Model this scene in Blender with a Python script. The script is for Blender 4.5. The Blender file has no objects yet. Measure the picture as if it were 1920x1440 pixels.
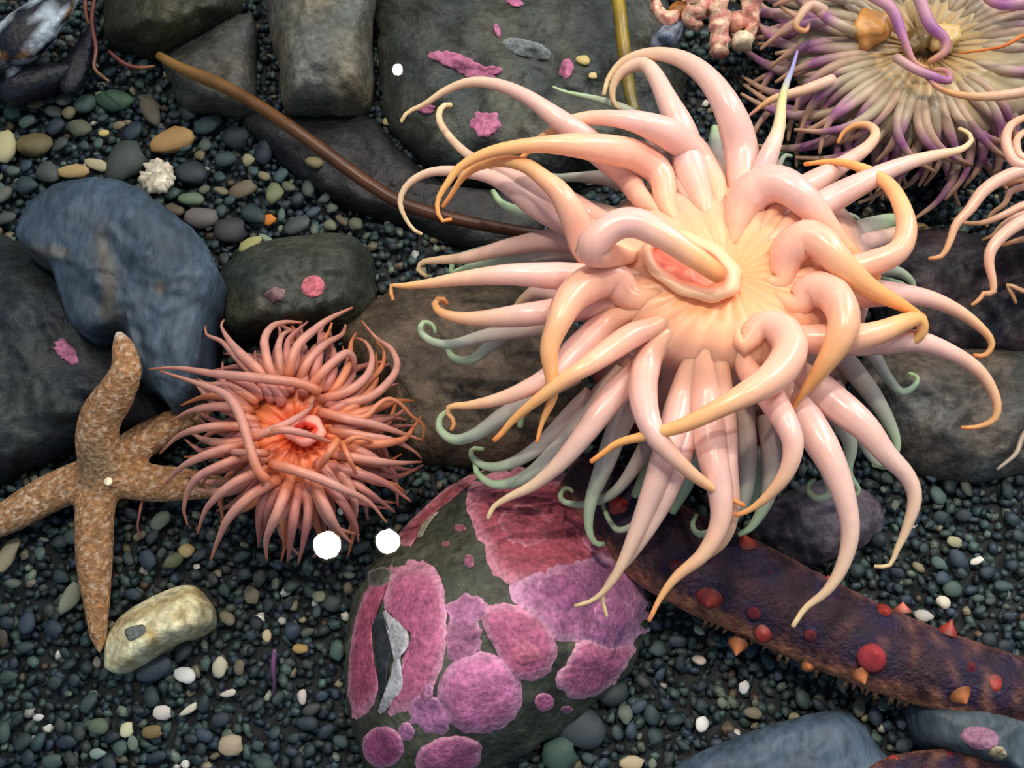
import bpy, math, random
import numpy as np
from mathutils import Vector, noise

random.seed(7); np.random.seed(7)
SC = bpy.context.scene
COL = SC.collection

# ------------------------------------------------------------------ camera
FPX = 2318.0; TILT = math.radians(22); DIST = 0.65
CAM = np.array([0.0, -DIST*math.sin(TILT), DIST*math.cos(TILT)])
FW = np.array([0.0, math.sin(TILT), -math.cos(TILT)])
UPV = np.array([0.0, math.cos(TILT), math.sin(TILT)])
RT = np.array([1.0, 0.0, 0.0])
cd = bpy.data.cameras.new('camera'); cam = bpy.data.objects.new('camera', cd); COL.objects.link(cam)
cam.location = CAM; cam.rotation_euler = (TILT, 0, 0)
cd.sensor_width = 36; cd.lens = FPX*36/1920; cd.clip_start = 0.01; cd.clip_end = 50
SC.camera = cam

# ------------------------------------------------------------------ view, world, light
SC.view_settings.view_transform = 'Standard'; SC.view_settings.look = 'None'
SC.view_settings.gamma = 1; SC.view_settings.use_curve_mapping = False
SC.view_settings.exposure = 0.0
SC.cycles.use_denoising = True
SC.cycles.transparent_max_bounces = 20; SC.cycles.max_bounces = 7; SC.cycles.adaptive_threshold = .045
W = bpy.data.worlds.new('room_ambience'); SC.world = W; W.use_nodes = True
W.node_tree.nodes['Background'].inputs[0].default_value = (0.50, 0.62, 0.80, 1)
W.node_tree.nodes['Background'].inputs[1].default_value = 0.72
WATER_Z = 0.19; CEIL_Z = 2.6

def area(name, loc, target, sx, sy, power, col):
    l = bpy.data.lights.new(name, 'AREA'); l.shape = 'RECTANGLE'; l.size = sx; l.size_y = sy
    l.energy = power; l.color = col
    o = bpy.data.objects.new(name, l); COL.objects.link(o); o.location = loc
    o.rotation_euler = (Vector(target)-Vector(loc)).to_track_quat('-Z', 'Y').to_euler()
    return o
area('daylight_from_window', (1.15, 1.0, 1.35), (0.05, 0.05, 0.1), 0.20, 1.3, 19, (0.92, 0.96, 1.0))

# ------------------------------------------------------------------ helpers
def ray(px, py):
    return FW + RT*((px-960)/FPX) + UPV*((720-py)/FPX)
def at(px, py, z):
    r = ray(px, py); k = (z-CAM[2])/r[2]
    return CAM + r*k
def scale_at(px, py, z):
    r = ray(px, py); return ((z-CAM[2])/r[2])/FPX      # metres per pixel
def proj(p):
    d = np.asarray(p)-CAM; z = d@FW
    return 960+FPX*(d@RT)/z, 720-FPX*(d@UPV)/z
def lin(c):
    return tuple(((v/255)/12.92 if v/255 <= .04045 else ((v/255+.055)/1.055)**2.4) for v in c)
def ramp(stops, t):
    if t <= stops[0][0]: return np.array(stops[0][1])
    for (a, ca), (b, cb) in zip(stops, stops[1:]):
        if t <= b:
            k = (t-a)/(b-a); return np.array(ca)*(1-k)+np.array(cb)*k
    return np.array(stops[-1][1])
def R(*st): return [(t, lin(c)) for t, c in st]

def catmull(P, n, closed=False):
    P = np.asarray(P, float)
    if closed:
        Q = np.vstack([P[-1], P, P[0], P[1]])
        m = len(P)
    else:
        Q = np.vstack([2*P[0]-P[1], P, 2*P[-1]-P[-2]]); m = len(P)-1
    seg = []
    for i in range(m):
        p0, p1, p2, p3 = Q[i:i+4]
        for s in np.linspace(0, 1, 12, endpoint=False):
            seg.append(0.5*((2*p1)+(-p0+p2)*s+(2*p0-5*p1+4*p2-p3)*s*s+(-p0+3*p1-3*p2+p3)*s**3))
    seg.append(P[0] if closed else P[-1]); seg = np.array(seg)
    d = np.r_[0, np.cumsum(np.linalg.norm(np.diff(seg[:, :2], axis=0), axis=1))]
    u = np.linspace(0, d[-1], n+1 if closed else n)
    out = np.stack([np.interp(u, d, seg[:, k]) for k in range(seg.shape[1])], 1)
    return out[:-1] if closed else out

def mk(name, V, F, mat, parent=None, origin=None, cols=None, smooth=True):
    V = np.asarray(V, float)
    if parent is not None and origin is None: origin = np.array(parent.location)
    if origin is None: origin = np.zeros(3)
    me = bpy.data.meshes.new(name); me.from_pydata((V-origin).tolist(), [], F); me.update()
    if smooth: me.polygons.foreach_set('use_smooth', [True]*len(me.polygons))
    if cols is not None:
        a = me.color_attributes.new('Col', 'FLOAT_COLOR', 'POINT')
        c = np.ones((len(V), 4)); c[:, :3] = cols; a.data.foreach_set('color', c.ravel())
    me.materials.append(mat)
    o = bpy.data.objects.new(name, me); COL.objects.link(o)
    if parent is not None: o.parent = parent
    else: o.location = origin
    return o
def empty(name, loc):
    o = bpy.data.objects.new(name, None); COL.objects.link(o); o.location = loc
    o.empty_display_size = 0.01; return o
def tag(o, label, cat, group=None, kind=None):
    o['label'] = label; o['category'] = cat
    if group: o['group'] = group
    if kind: o['kind'] = kind
    return o

def tube_geo(P, rad, k=10, flat=1.0):
    """closed tube through world points P with radii rad: verts, faces, ring index of every vertex"""
    P = np.asarray(P, float); n = len(P)
    T = np.gradient(P, axis=0); T /= np.linalg.norm(T, axis=1)[:, None]+1e-12
    up = np.array([0, 0, 1.0]); N = up-T[0]*(up@T[0])
    if np.linalg.norm(N) < 1e-3: N = np.array([1.0, 0, 0])
    V = []; ring = []; ang = []
    a = np.linspace(0, 2*math.pi, k, endpoint=False)
    for i in range(n):
        N = N-T[i]*(N@T[i]); N /= np.linalg.norm(N)+1e-12
        B = np.cross(T[i], N)
        V.append(P[i]+rad[i]*(np.outer(np.cos(a)*flat, N)+np.outer(np.sin(a), B)))
        ring += [i]*k; ang += list(np.cos(a))
    V = np.vstack(V); F = []
    for i in range(n-1):
        for j in range(k):
            j2 = (j+1) % k
            F.append((i*k+j, (i+1)*k+j, (i+1)*k+j2, i*k+j2))
    s = len(V); V = np.vstack([V, P[0]-T[0]*rad[0]*.3, P[-1]+T[-1]*rad[-1]*.6]); ring += [0, n-1]; ang += [0, 0]
    for j in range(k):
        F.append((s, j, (j+1) % k)); F.append((s+1, (n-1)*k+(j+1) % k, (n-1)*k+j))
    return V, F, np.array(ring), np.array(ang)

# ------------------------------------------------------------------ materials
def mat_flesh(name, alpha=1.0, sss=.5, rough=.22, scale=.006, var=.10, nscale=120, spec=.5):
    m = bpy.data.materials.new(name); m.use_nodes = True; nt = m.node_tree; b = nt.nodes['Principled BSDF']
    at_ = nt.nodes.new('ShaderNodeAttribute'); at_.attribute_name = 'Col'
    tc = nt.nodes.new('ShaderNodeTexCoord'); n = nt.nodes.new('ShaderNodeTexNoise'); n.inputs['Scale'].default_value = nscale
    n.inputs['Detail'].default_value = 3
    mr = nt.nodes.new('ShaderNodeMapRange'); mr.inputs[1].default_value = .3; mr.inputs[2].default_value = .7
    mr.inputs[3].default_value = 1-var; mr.inputs[4].default_value = 1+var
    mx = nt.nodes.new('ShaderNodeMix'); mx.data_type = 'RGBA'; mx.blend_type = 'MULTIPLY'; mx.inputs['Factor'].default_value = 1
    L = nt.links.new
    L(tc.outputs['Object'], n.inputs['Vector']); L(n.outputs['Fac'], mr.inputs[0])
    L(at_.outputs['Color'], mx.inputs['A']); L(mr.outputs[0], mx.inputs['B']); L(mx.outputs['Result'], b.inputs['Base Color'])
    b.inputs['Roughness'].default_value = rough; b.inputs['Specular IOR Level'].default_value = spec
    b.inputs['Subsurface Weight'].default_value = sss; b.inputs['Subsurface Scale'].default_value = scale
    b.inputs['Subsurface Radius'].default_value = (1, .55, .35)
    b.inputs['Alpha'].default_value = alpha
    return m
def mat_stone(name, use_obj=False, s1=40, s2=260, dark=.45, light=1.6, rough=.55, bump=.35, streak=None, spec=.4):
    """Col (vertex or object colour) broken up by two scales of mineral noise, with a fine relief"""
    m = bpy.data.materials.new(name); m.use_nodes = True; nt = m.node_tree; b = nt.nodes['Principled BSDF']; L = nt.links.new
    if use_obj:
        src = nt.nodes.new('ShaderNodeObjectInfo')
    else:
        src = nt.nodes.new('ShaderNodeAttribute'); src.attribute_name = 'Col'
    tc = nt.nodes.new('ShaderNodeTexCoord'); vec = tc.outputs['Object']
    if streak:
        mp = nt.nodes.new('ShaderNodeMapping'); mp.inputs['Rotation'].default_value = (0, 0, streak[0]); mp.inputs['Scale'].default_value = (1, streak[1], 1)
        L(vec, mp.inputs['Vector']); vec = mp.outputs['Vector']
    n1 = nt.nodes.new('ShaderNodeTexNoise'); n1.inputs['Scale'].default_value = s1; n1.inputs['Detail'].default_value = 6; n1.inputs['Roughness'].default_value = .65
    n2 = nt.nodes.new('ShaderNodeTexNoise'); n2.inputs['Scale'].default_value = s2; n2.inputs['Detail'].default_value = 4
    L(vec, n1.inputs['Vector']); L(vec, n2.inputs['Vector'])
    m1 = nt.nodes.new('ShaderNodeMapRange'); m1.inputs[1].default_value = .32; m1.inputs[2].default_value = .68; m1.inputs[3].default_value = dark; m1.inputs[4].default_value = light
    m2 = nt.nodes.new('ShaderNodeMapRange'); m2.inputs[1].default_value = .3; m2.inputs[2].default_value = .7; m2.inputs[3].default_value = .65; m2.inputs[4].default_value = 1.35
    L(n1.outputs['Fac'], m1.inputs[0]); L(n2.outputs['Fac'], m2.inputs[0])
    mu = nt.nodes.new('ShaderNodeMath'); mu.operation = 'MULTIPLY'; L(m1.outputs[0], mu.inputs[0]); L(m2.outputs[0], mu.inputs[1])
    mx = nt.nodes.new('ShaderNodeMix'); mx.data_type = 'RGBA'; mx.blend_type = 'MULTIPLY'; mx.inputs['Factor'].default_value = 1
    L(src.outputs['Color'], mx.inputs['A']); L(mu.outputs[0], mx.inputs['B']); L(mx.outputs['Result'], b.inputs['Base Color'])
    bp = nt.nodes.new('ShaderNodeBump'); bp.inputs['Strength'].default_value = bump; bp.inputs['Distance'].default_value = .002
    L(mu.outputs[0], bp.inputs['Height']); L(bp.outputs['Normal'], b.inputs['Normal'])
    b.inputs['Roughness'].default_value = rough; b.inputs['Specular IOR Level'].default_value = spec
    return m
def mat_plain(name, col, rough=.6, emit=None, metallic=0):
    m = bpy.data.materials.new(name); m.use_nodes = True; nt = m.node_tree; b = nt.nodes['Principled BSDF']
    n = nt.nodes.new('ShaderNodeTexNoise'); n.inputs['Scale'].default_value = 30
    r = nt.nodes.new('ShaderNodeValToRGB'); r.color_ramp.elements[0].color = (*[c*.85 for c in col], 1); r.color_ramp.elements[1].color = (*[min(1, c*1.15) for c in col], 1)
    nt.links.new(n.outputs['Fac'], r.inputs['Fac']); nt.links.new(r.outputs['Color'], b.inputs['Base Color'])
    b.inputs['Roughness'].default_value = rough; b.inputs['Metallic'].default_value = metallic
    if emit:
        b.inputs['Emission Color'].default_value = (*emit[0], 1); b.inputs['Emission Strength'].default_value = emit[1]
    return m

M_TENT = mat_flesh('pale_tentacle_flesh', 1, .55, .28, .005, .06)
M_TLOW = mat_flesh('clear_tentacle_flesh', .78, .5, .35, .005, .06)
M_BODY = mat_flesh('oral_disc_flesh', 1, .55, .4, .006, .06, 60)
M_SALM = mat_flesh('salmon_tentacle_flesh', .93, .45, .4, .004, .12, 150)
M_PURP = mat_flesh('banded_tentacle_flesh', .85, .4, .45, .004, .15, 120)
M_MAROON = mat_stone('sea_cucumber_skin', s1=160, s2=420, dark=.6, light=1.5, bump=.5, rough=.6)
M_PAP = mat_flesh('papilla_flesh', 1, .3, .5, .003, .2, 200)
M_ROCK = mat_stone('rough_rock', s1=45)
M_SLATE = mat_stone('blue_slate', s1=30, dark=.6, light=1.4, streak=(1.1, .35), bump=.25)
M_CRUST = mat_stone('coralline_crust', s1=110, s2=420, dark=.72, light=1.3, bump=.3, rough=.6)
M_PEBBLE = mat_stone('pebble_stone', use_obj=True, s1=90, s2=500, dark=.6, light=1.4, bump=.2, rough=.45)
M_GRAVEL = mat_stone('gravel_stone', s1=160, s2=600, dark=.6, light=1.4, bump=.2, rough=.5)
M_STAR = mat_stone('sea_star_skin', s1=300, s2=480, dark=.70, light=1.6, bump=.8, rough=.6)
M_KELP = mat_flesh('kelp_stipe_skin', .9, .1, .35, .003, .3, 60)
M_SHELL = mat_stone('weathered_shell', s1=70, s2=300, dark=.6, light=1.4, bump=.3, rough=.4)

# ------------------------------------------------------------------ the setting
M_FLOOR = mat_plain('dark_tank_floor', lin((30, 36, 38)), .8)
M_CEIL = mat_plain('dark_ceiling_paint', lin((60, 62, 66)), .9)
M_WALL = mat_plain('grey_tank_wall', lin((50, 58, 66)), .6)
def box(name, lo, hi, mat, parent=None):
    x0, y0, z0 = lo; x1, y1, z1 = hi
    V = [(x0,y0,z0),(x1,y0,z0),(x1,y1,z0),(x0,y1,z0),(x0,y0,z1),(x1,y0,z1),(x1,y1,z1),(x0,y1,z1)]
    F = [(0,3,2,1),(4,5,6,7),(0,1,5,4),(1,2,6,5),(2,3,7,6),(3,0,4,7)]
    return mk(name, V, F, mat, parent, smooth=False)
for nm, lo, hi, m in (('floor', (-.75,-.65,-.03), (.75,.75,-.004), M_FLOOR),
                      ('wall_back', (-.75,.75,-.03), (.75,.78,.26), M_WALL), ('wall_front', (-.75,-.68,-.03), (.75,-.65,.26), M_WALL),
                      ('wall_left', (-.78,-.68,-.03), (-.75,.78,.26), M_WALL), ('wall_right', (.75,-.68,-.03), (.78,.78,.26), M_WALL),
                      ('ceiling', (-1.2,-1.2,CEIL_Z), (1.2,2.6,CEIL_Z+.05), M_CEIL)):
    o = box(nm, lo, hi, m); o['kind'] = 'structure'

# ------------------------------------------------------------------ ceiling lamps (mirrored ones glint on the water, the rest are added fill)
M_LENS = mat_plain('lamp_lens', (1, .95, .85), .3, ((1, .86, .66), 260))
M_HOUSE = mat_plain('lamp_housing', (.02, .02, .02), .4)
def cyl(name, c, r0, r1, z0, z1, mat, parent, k=48, cap=True):
    a = np.linspace(0, 2*math.pi, k, endpoint=False)
    V = [(c[0]+r0*math.cos(t), c[1]+r0*math.sin(t), z0) for t in a]+[(c[0]+r1*math.cos(t), c[1]+r1*math.sin(t), z1) for t in a]
    F = [(j, (j+1) % k, k+(j+1) % k, k+j) for j in range(k)]
    if cap: F += [tuple(range(k))[::-1], tuple(range(k, 2*k))]
    return mk(name, V, F, mat, parent, smooth=False)
def lamp_spot(px, py):
    w = at(px, py, WATER_Z); r = ray(px, py); r = r*np.array([1, 1, -1])
    return w + r*((CEIL_Z-.12-w[2])/r[2])
def ceiling_lamp(px, py, rad, label, watt, aim, cone, colr=(1, .80, .58)):
    p = lamp_spot(px, py)
    t = empty('ceiling_lamp', (p[0], p[1], CEIL_Z-.12)); tag(t, label, 'lamp', 'round ceiling lamps over the tank')
    cyl('housing', p, rad*1.25, rad*1.25, CEIL_Z-.115, CEIL_Z, M_HOUSE, t)
    cyl('lens', p, rad, rad, CEIL_Z-.12, CEIL_Z-.116, M_LENS, t)
    if watt:
        l = bpy.data.lights.new('lamp_beam', 'SPOT'); l.energy = watt; l.color = colr; l.shadow_soft_size = rad*.9
        l.spot_size = math.radians(cone); l.spot_blend = .9
        o = bpy.data.objects.new('lamp_beam', l); COL.objects.link(o); o.location = (p[0], p[1], CEIL_Z-.125)
        o.rotation_euler = (Vector(aim)-Vector(o.location)).to_track_quat('-Z', 'Y').to_euler()
BIGC = at(1370, 540, .11)
ceiling_lamp(613, 1022, .031, 'round ceiling lamp mirrored beside the salmon anemone, first of the lamp pair', 70, BIGC, 14, (1, .83, .70))
ceiling_lamp(727, 1015, .027, 'round ceiling lamp mirrored above the pink rock, second of the lamp pair', 42, (0, 0, 0), 40, (1, .88, .74))
ceiling_lamp(746, 132, .013, 'small ceiling lamp mirrored over the dark rock beyond the kelp stem', 26, (-.05, .05, 0), 40, (1, .90, .78))

for px, py, lb in ((1560, 1180, 'added unseen fill lamp over the sea cucumber side of the tank'), (1180, -330, 'added unseen fill lamp farthest beyond the dark crusted slab'), (2300, 330, 'added unseen fill lamp beyond the cream anemone'), (240, 420, 'added unseen fill lamp over the slate slab')):
    ceiling_lamp(px, py, .030, lb, 62, BIGC, 15, (1, .84, .72))  # unseen fill lamps, added to soften shadows on the big anemone

# water: the clear body of the tank, and the calm patches of its surface in which the lamps are mirrored
mw = bpy.data.materials.new('clear_sea_water'); mw.use_nodes = True; nt = mw.node_tree; nt.nodes.remove(nt.nodes['Principled BSDF'])
va = nt.nodes.new('ShaderNodeVolumeAbsorption'); va.inputs['Color'].default_value = (.62, .86, .95, 1); va.inputs['Density'].default_value = .15
nt.links.new(va.outputs[0], nt.nodes['Material Output'].inputs['Volume'])
wb = box('water', (-.749, -.649, -.0035), (.749, .749, WATER_Z), mw)
tag(wb, 'clear sea water filling the touch tank', 'water', kind='structure')
ms = bpy.data.materials.new('calm_water_surface'); ms.use_nodes = True; nt = ms.node_tree; nt.nodes.remove(nt.nodes['Principled BSDF'])
tr = nt.nodes.new('ShaderNodeBsdfTransparent'); gl = nt.nodes.new('ShaderNodeBsdfGlossy'); gl.inputs['Roughness'].default_value = .004
fr = nt.nodes.new('ShaderNodeFresnel'); fr.inputs['IOR'].default_value = 1.33; mxs = nt.nodes.new('ShaderNodeMixShader')
wn = nt.nodes.new('ShaderNodeTexNoise'); wn.inputs['Scale'].default_value = 3; wbp = nt.nodes.new('ShaderNodeBump'); wbp.inputs['Strength'].default_value = .01; wbp.inputs['Distance'].default_value = .0002
nt.links.new(wn.outputs['Fac'], wbp.inputs['Height']); nt.links.new(wbp.outputs['Normal'], gl.inputs['Normal'])
nt.links.new(fr.outputs[0], mxs.inputs[0]); nt.links.new(tr.outputs[0], mxs.inputs[1]); nt.links.new(gl.outputs[0], mxs.inputs[2]); nt.links.new(mxs.outputs[0], nt.nodes['Material Output'].inputs['Surface'])
for px, py, rr, lb in ((613, 1022, 40, 'round lamp mirrored in calm water beside the salmon anemone, first of a pair'), (727, 1015, 37, 'round lamp mirrored in calm water above the pink rock, second of a pair'), (746, 132, 26, 'small lamp mirrored in calm water over the dark crusted slab')):
    a = np.linspace(0, 2*math.pi, 32, endpoint=False); c = at(px, py, WATER_Z+.0005); s_ = scale_at(px, py, WATER_Z)
    V = [c]+[c+np.array([rr*s_*math.cos(t), rr*s_*math.sin(t), 0]) for t in a]
    tag(mk('water_surface', V, [(0, 1+j, 1+(j+1) % 32) for j in range(32)], ms, origin=c), lb, 'water surface', 'mirrored lamps on the water')

# ------------------------------------------------------------------ rocks
def nz(x, y, s, seed=0.0): return noise.noise(Vector((x/s, y/s, seed)))
def pairs(s):
    v = [float(q) for q in s.split()]; return np.array(v).reshape(-1, 2)
class Rock: pass
ROCKS = []
def rock(name, label, out, z0, h, p, mat, col, cat='rock', amp=.004, col2=None, gx=0, gy=0, seed=0., ns=70, rings=20, k=96, cat_group=None, colfn=None):
    """a stone of real height over a traced outline: domed or slab-like top, sides down to the tank floor"""
    r = Rock(); O = catmull(pairs(out), k, True); c = O.mean(0); r.c = c; r.seed = seed
    for j in range(k):
        d = O[j]-c; O[j] = c+d*(1+.03*nz(O[j][0], O[j][1], 25, seed+3))
    d = O-c; r.ang = np.arctan2(d[:, 1], d[:, 0]); r.rad = np.hypot(d[:, 0], d[:, 1]); o_ = np.argsort(r.ang); r.ang = r.ang[o_]; r.rad = r.rad[o_]
    def f(px, py):
        a = math.atan2(py-c[1], px-c[0]); return math.hypot(px-c[0], py-c[1])/np.interp(a, r.ang, r.rad, period=2*math.pi)
    def zz(px, py, ff=None):
        ff = f(px, py) if ff is None else ff
        ff = min(ff, 1)
        return z0+h*(1-ff**p)+(1-ff**6)*amp*(nz(px, py, ns, seed)+.45*nz(px, py, ns*.35, seed+9))+(1-ff**8)*(gx*(px-c[0])+gy*(py-c[1]))
    r.f, r.z, r.O = f, zz, O
    V = [at(c[0], c[1], zz(c[0], c[1], 0))]; C = []; F = []
    def colour(px, py):
        if colfn: return colfn(px, py)
        t = min(1, max(0, .5+1.3*nz(px, py, 90, seed+5)))
        return np.array(lin(col))*(1-t)+np.array(lin(col2 or col))*t
    C.append(colour(*c))
    for i in range(1, rings+1):
        ff = (i/rings)**.8
        for j in range(k):
            q = c+(O[j]-c)*ff; V.append(at(q[0], q[1], zz(q[0], q[1], ff))); C.append(colour(*q))
    base = V[0].copy(); base[2] = -.004
    for j in range(k):
        e = V[1+(rings-1)*k+j]; V.append(np.array([e[0], e[1], -.006])+0*(e-base)); C.append(C[1+(rings-1)*k+j])
    for j in range(k): F.append((0, 1+(j+1) % k, 1+j))
    for i in range(rings):
        for j in range(k):
            a, b = 1+i*k+j, 1+i*k+(j+1) % k; F.append((a, b, b+k, a+k))
    F = [q[::-1] for q in F]
    F.append(tuple(1+rings*k+j for j in range(k)))
    r.o = mk(name, V, F, mat, origin=base, cols=np.array(C)); r.base = base
    me = r.o.data; me.validate()
    import bmesh
    bm = bmesh.new(); bm.from_mesh(me); bmesh.ops.recalc_face_normals(bm, faces=bm.faces); bm.to_mesh(me); bm.free()
    tag(r.o, label, cat, cat_group); ROCKS.append(r)
    return r
def patch(rk, name, out, mat, col, edge, thick=.0016, lobes=.08, k=56, seed=0., rings=7, label=None, ns=14, grow=1.0):
    """a thin crust growing on a rock: follows the rock's surface, with a rim of its own"""
    O = catmull(pairs(out), k, True) if isinstance(out, str) else out; c = O.mean(0); k = len(O)
    ds = lambda v: tuple(q*.84+g_*.16 for q, g_ in zip(v, (168, 150, 158)))
    if mat is M_CRUST: col, edge = ds(col), ds(edge)
    V = []; C = []; F = []
    O = np.array([c+(q-c)*grow*(1+lobes*(nz(q[0], q[1], ns, seed)+.6*nz(q[0], q[1], ns*.45, seed+4))) for q in O])
    def add(q, ff):
        V.append(at(q[0], q[1], rk.z(q[0], q[1])+thick*(1-ff**5)+(-.0012 if ff >= 1 else .0004)+.0006*nz(q[0], q[1], 9, seed)*(1-ff)))
        t = min(1, max(0, (ff-.70)/.2)); v = 1+.25*nz(q[0], q[1], 22, seed+2)
        C.append(np.array(lin(col))*v*(1-t)+np.array(lin(edge))*t)
    add(c, 0)
    for i in range(1, rings+1):
        ff = i/rings
        for j in range(k): add(c+(O[j]-c)*ff, ff)
    for j in range(k): F.append((0, 1+j, 1+(j+1) % k)[::-1])
    for i in range(rings-1):
        for j in range(k):
            a, b = 1+i*k+j, 1+i*k+(j+1) % k; F.append((b, a, a+k, b+k)[::-1])
    o = mk(name, V, F, mat, rk.o, origin=rk.base, cols=np.array(C))
    if label: o['label'] = label
    return o
def blob(cx, cy, rx, ry, rot=0, k=40):
    a = np.linspace(0, 2*math.pi, k, endpoint=False); cr, sr = math.cos(rot), math.sin(rot)
    x, y = rx*np.cos(a), ry*np.sin(a)
    return np.stack([cx+x*cr-y*sr, cy+x*sr+y*cr], 1)

PK, PKE = (178, 88, 122), (214, 140, 168)
# far rocks
r_top = rock('rock', 'large dark rock slab with pink crusts behind the peach anemone', '712 60 715 -60 950 -70 1200 -60 1262 40 1285 190 1200 300 1010 345 850 330 755 262 715 190',
             .008, .028, 5, M_ROCK, (46, 54, 52), col2=(66, 68, 58), amp=.007, seed=1)
for sd, (b, nm) in enumerate(((blob(848, 112, 46, 16, .25), 'coralline_crust'), (blob(880, 128, 52, 17, .35), 'coralline_crust'), (blob(922, 132, 20, 10, 0), 'coralline_crust'), (blob(910, 232, 30, 28, .3), 'coralline_crust'),
                (blob(933, 58, 7, 14, -.3), 'coralline_crust'), (blob(965, 4, 18, 9, .2), 'coralline_crust'), (blob(1062, 128, 14, 20, .2), 'coralline_crust'), (blob(800, 205, 20, 9, 0), 'coralline_crust'))):
    patch(r_top, nm, b, M_CRUST, (176, 92, 128), (196, 112, 146), .0014, .28, seed=sd*3.1)
patch(r_top, 'grey_crust', blob(990, 92, 52, 18, .28), M_CRUST, (84, 98, 98), (118, 128, 124), .0012, .12, seed=9, label='pale grey green crust patch')
rock('rock', 'grey brown rock slab with a water reflection coloured in, left of the dark crusted slab', '500 -60 560 -70 700 -60 697 60 690 190 610 205 535 200 522 120 505 60', .010, .03, 5, M_ROCK, (92, 96, 90), col2=(112, 104, 84), amp=.005, seed=2)  # colour lightened to carry the window reflection lying over this rock
rock('rock', 'grey rock wedge behind the upper end of the kelp stem', '305 105 380 60 470 25 478 110 470 205 400 205 340 200 318 150', .006, .018, 5, M_ROCK, (68, 70, 66), col2=(84, 80, 70), amp=.004, seed=3)
rock('rock', 'olive boulder above the upper end of the kelp stem', '195 40 210 -50 330 -60 430 -40 445 10 380 60 310 92 240 82 200 70', .010, .035, 2.5, M_ROCK, (56, 58, 44), col2=(74, 70, 48), amp=.006, seed=4)
rock('rock', 'low rock coloured near black as the shadow under the kelp stem', '452 215 560 212 690 218 750 280 850 352 1000 368 1010 440 900 470 760 420 680 400 600 360 520 300', .002, .012, 4, M_ROCK, (22, 24, 26), col2=(32, 32, 32), amp=.004, seed=5)  # near-black colour stands in for the shadow under the stem
r_green = rock('rock', 'dark green rock with a round pink crust behind the salmon anemone', '400 560 420 500 470 462 550 442 640 438 692 468 702 520 690 580 620 618 500 628 420 622', .008, .03, 3, M_ROCK, (44, 52, 46), col2=(62, 64, 54), amp=.006, seed=6)
patch(r_green, 'coralline_crust', blob(587, 537, 24, 22), M_CRUST, (206, 96, 110), (224, 122, 132), .0016, .06, seed=2, label='round coral pink crust')
patch(r_green, 'coralline_crust', blob(518, 552, 22, 15, -.4), M_CRUST, (122, 88, 88), (140, 100, 100), .001, .4, seed=5)
r_dark = rock('rock', 'big dark blue black rock under the slate slab by the sea star', '-90 470 60 462 130 520 200 610 300 720 335 790 262 812 160 832 60 872 -90 905', .006, .028, 4, M_ROCK, (34, 42, 48), col2=(46, 52, 50), amp=.006, seed=7)
patch(r_dark, 'coralline_crust', blob(122, 658, 30, 17, .9), M_CRUST, (158, 84, 118), (168, 96, 126), .0014, .4, seed=7)
def slate_col(px, py):
    t = max(0, 1-abs((px-205)-(py-560)*.12+12*nz(px, py, 40))/26)*(1 if py > 470 else max(0, 1-(470-py)/80))
    t = max(t, max(0, 1-abs(py-(470+(px-60)*.1))/20)*(px < 130)*.8, max(0, 1-math.hypot(px-300, py-538)/20))
    return np.array(lin((66, 82, 96)))*(1-.75*t)+np.array(lin((108, 96, 74)))*.75*t
rock('slate_slab', 'blue grey slate slab with a brown streak above the sea star', '28 432 58 372 110 342 200 334 262 354 322 398 372 440 406 498 402 545 380 600 372 680 345 732 312 748 282 716 258 702 242 650 226 606 176 622 140 612 120 580 104 520 88 488 48 462',
     .040, .010, 6, M_SLATE, (66, 88, 112), amp=.005, seed=8, gx=.00003, gy=-.00002, colfn=slate_col, ns=60)
r_brown = rock('rock', 'flat brown rock between the salmon and peach anemones', '636 610 700 560 800 528 1000 540 1090 640 1090 800 1030 852 900 874 790 862 720 832 700 740 660 670', .004, .020, 5, M_ROCK, (70, 60, 48), col2=(84, 72, 56), amp=.004, seed=10)
rock('rock', 'grey brown layered rock to the right of the peach anemone', '1600 700 1700 640 1800 640 1990 660 1990 850 1880 892 1800 900 1720 880 1660 850', .006, .022, 4, M_ROCK, (74, 76, 74), col2=(92, 84, 74), amp=.006, seed=11)
rock('rock', 'blackish blue rock under the right edge tentacles', '1640 470 1740 430 1850 440 1990 440 1990 650 1850 672 1700 650 1640 580', .006, .020, 4, M_ROCK, (34, 38, 46), col2=(58, 44, 46), amp=.006, seed=12)
rock('slate_slab', 'smooth slate blue slab at the bottom edge near the sea cucumber', '1235 1500 1262 1440 1340 1398 1440 1360 1550 1334 1600 1342 1640 1392 1690 1500', .012, .012, 6, M_SLATE, (66, 82, 98), amp=.003, seed=13)
r_br = rock('rock', 'blue grey rock with a pale pink crust in the bottom corner', '1704 1332 1728 1306 1800 1298 1900 1312 1990 1340 1990 1500 1880 1450 1790 1424 1728 1392', .012, .026, 3.5, M_SLATE, (72, 86, 94), amp=.003, seed=14)
patch(r_br, 'coralline_crust', blob(1838, 1384, 38, 24, .2), M_CRUST, (146, 96, 122), (156, 110, 132), .0012, .1, seed=3)
patch(r_br, 'yellow_crust', blob(1872, 1412, 17, 14, .2), M_CRUST, (150, 140, 104), (160, 150, 118), .0014, .2, seed=4)
rock('rock', 'mottled grey rock tucked beside the sea cucumber under the tentacles', '1410 1010 1450 940 1540 900 1640 930 1650 1000 1560 1050 1490 1055', .002, .010, 3, M_ROCK, (66, 62, 66), col2=(84, 74, 84), amp=.004, seed=15)

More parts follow.
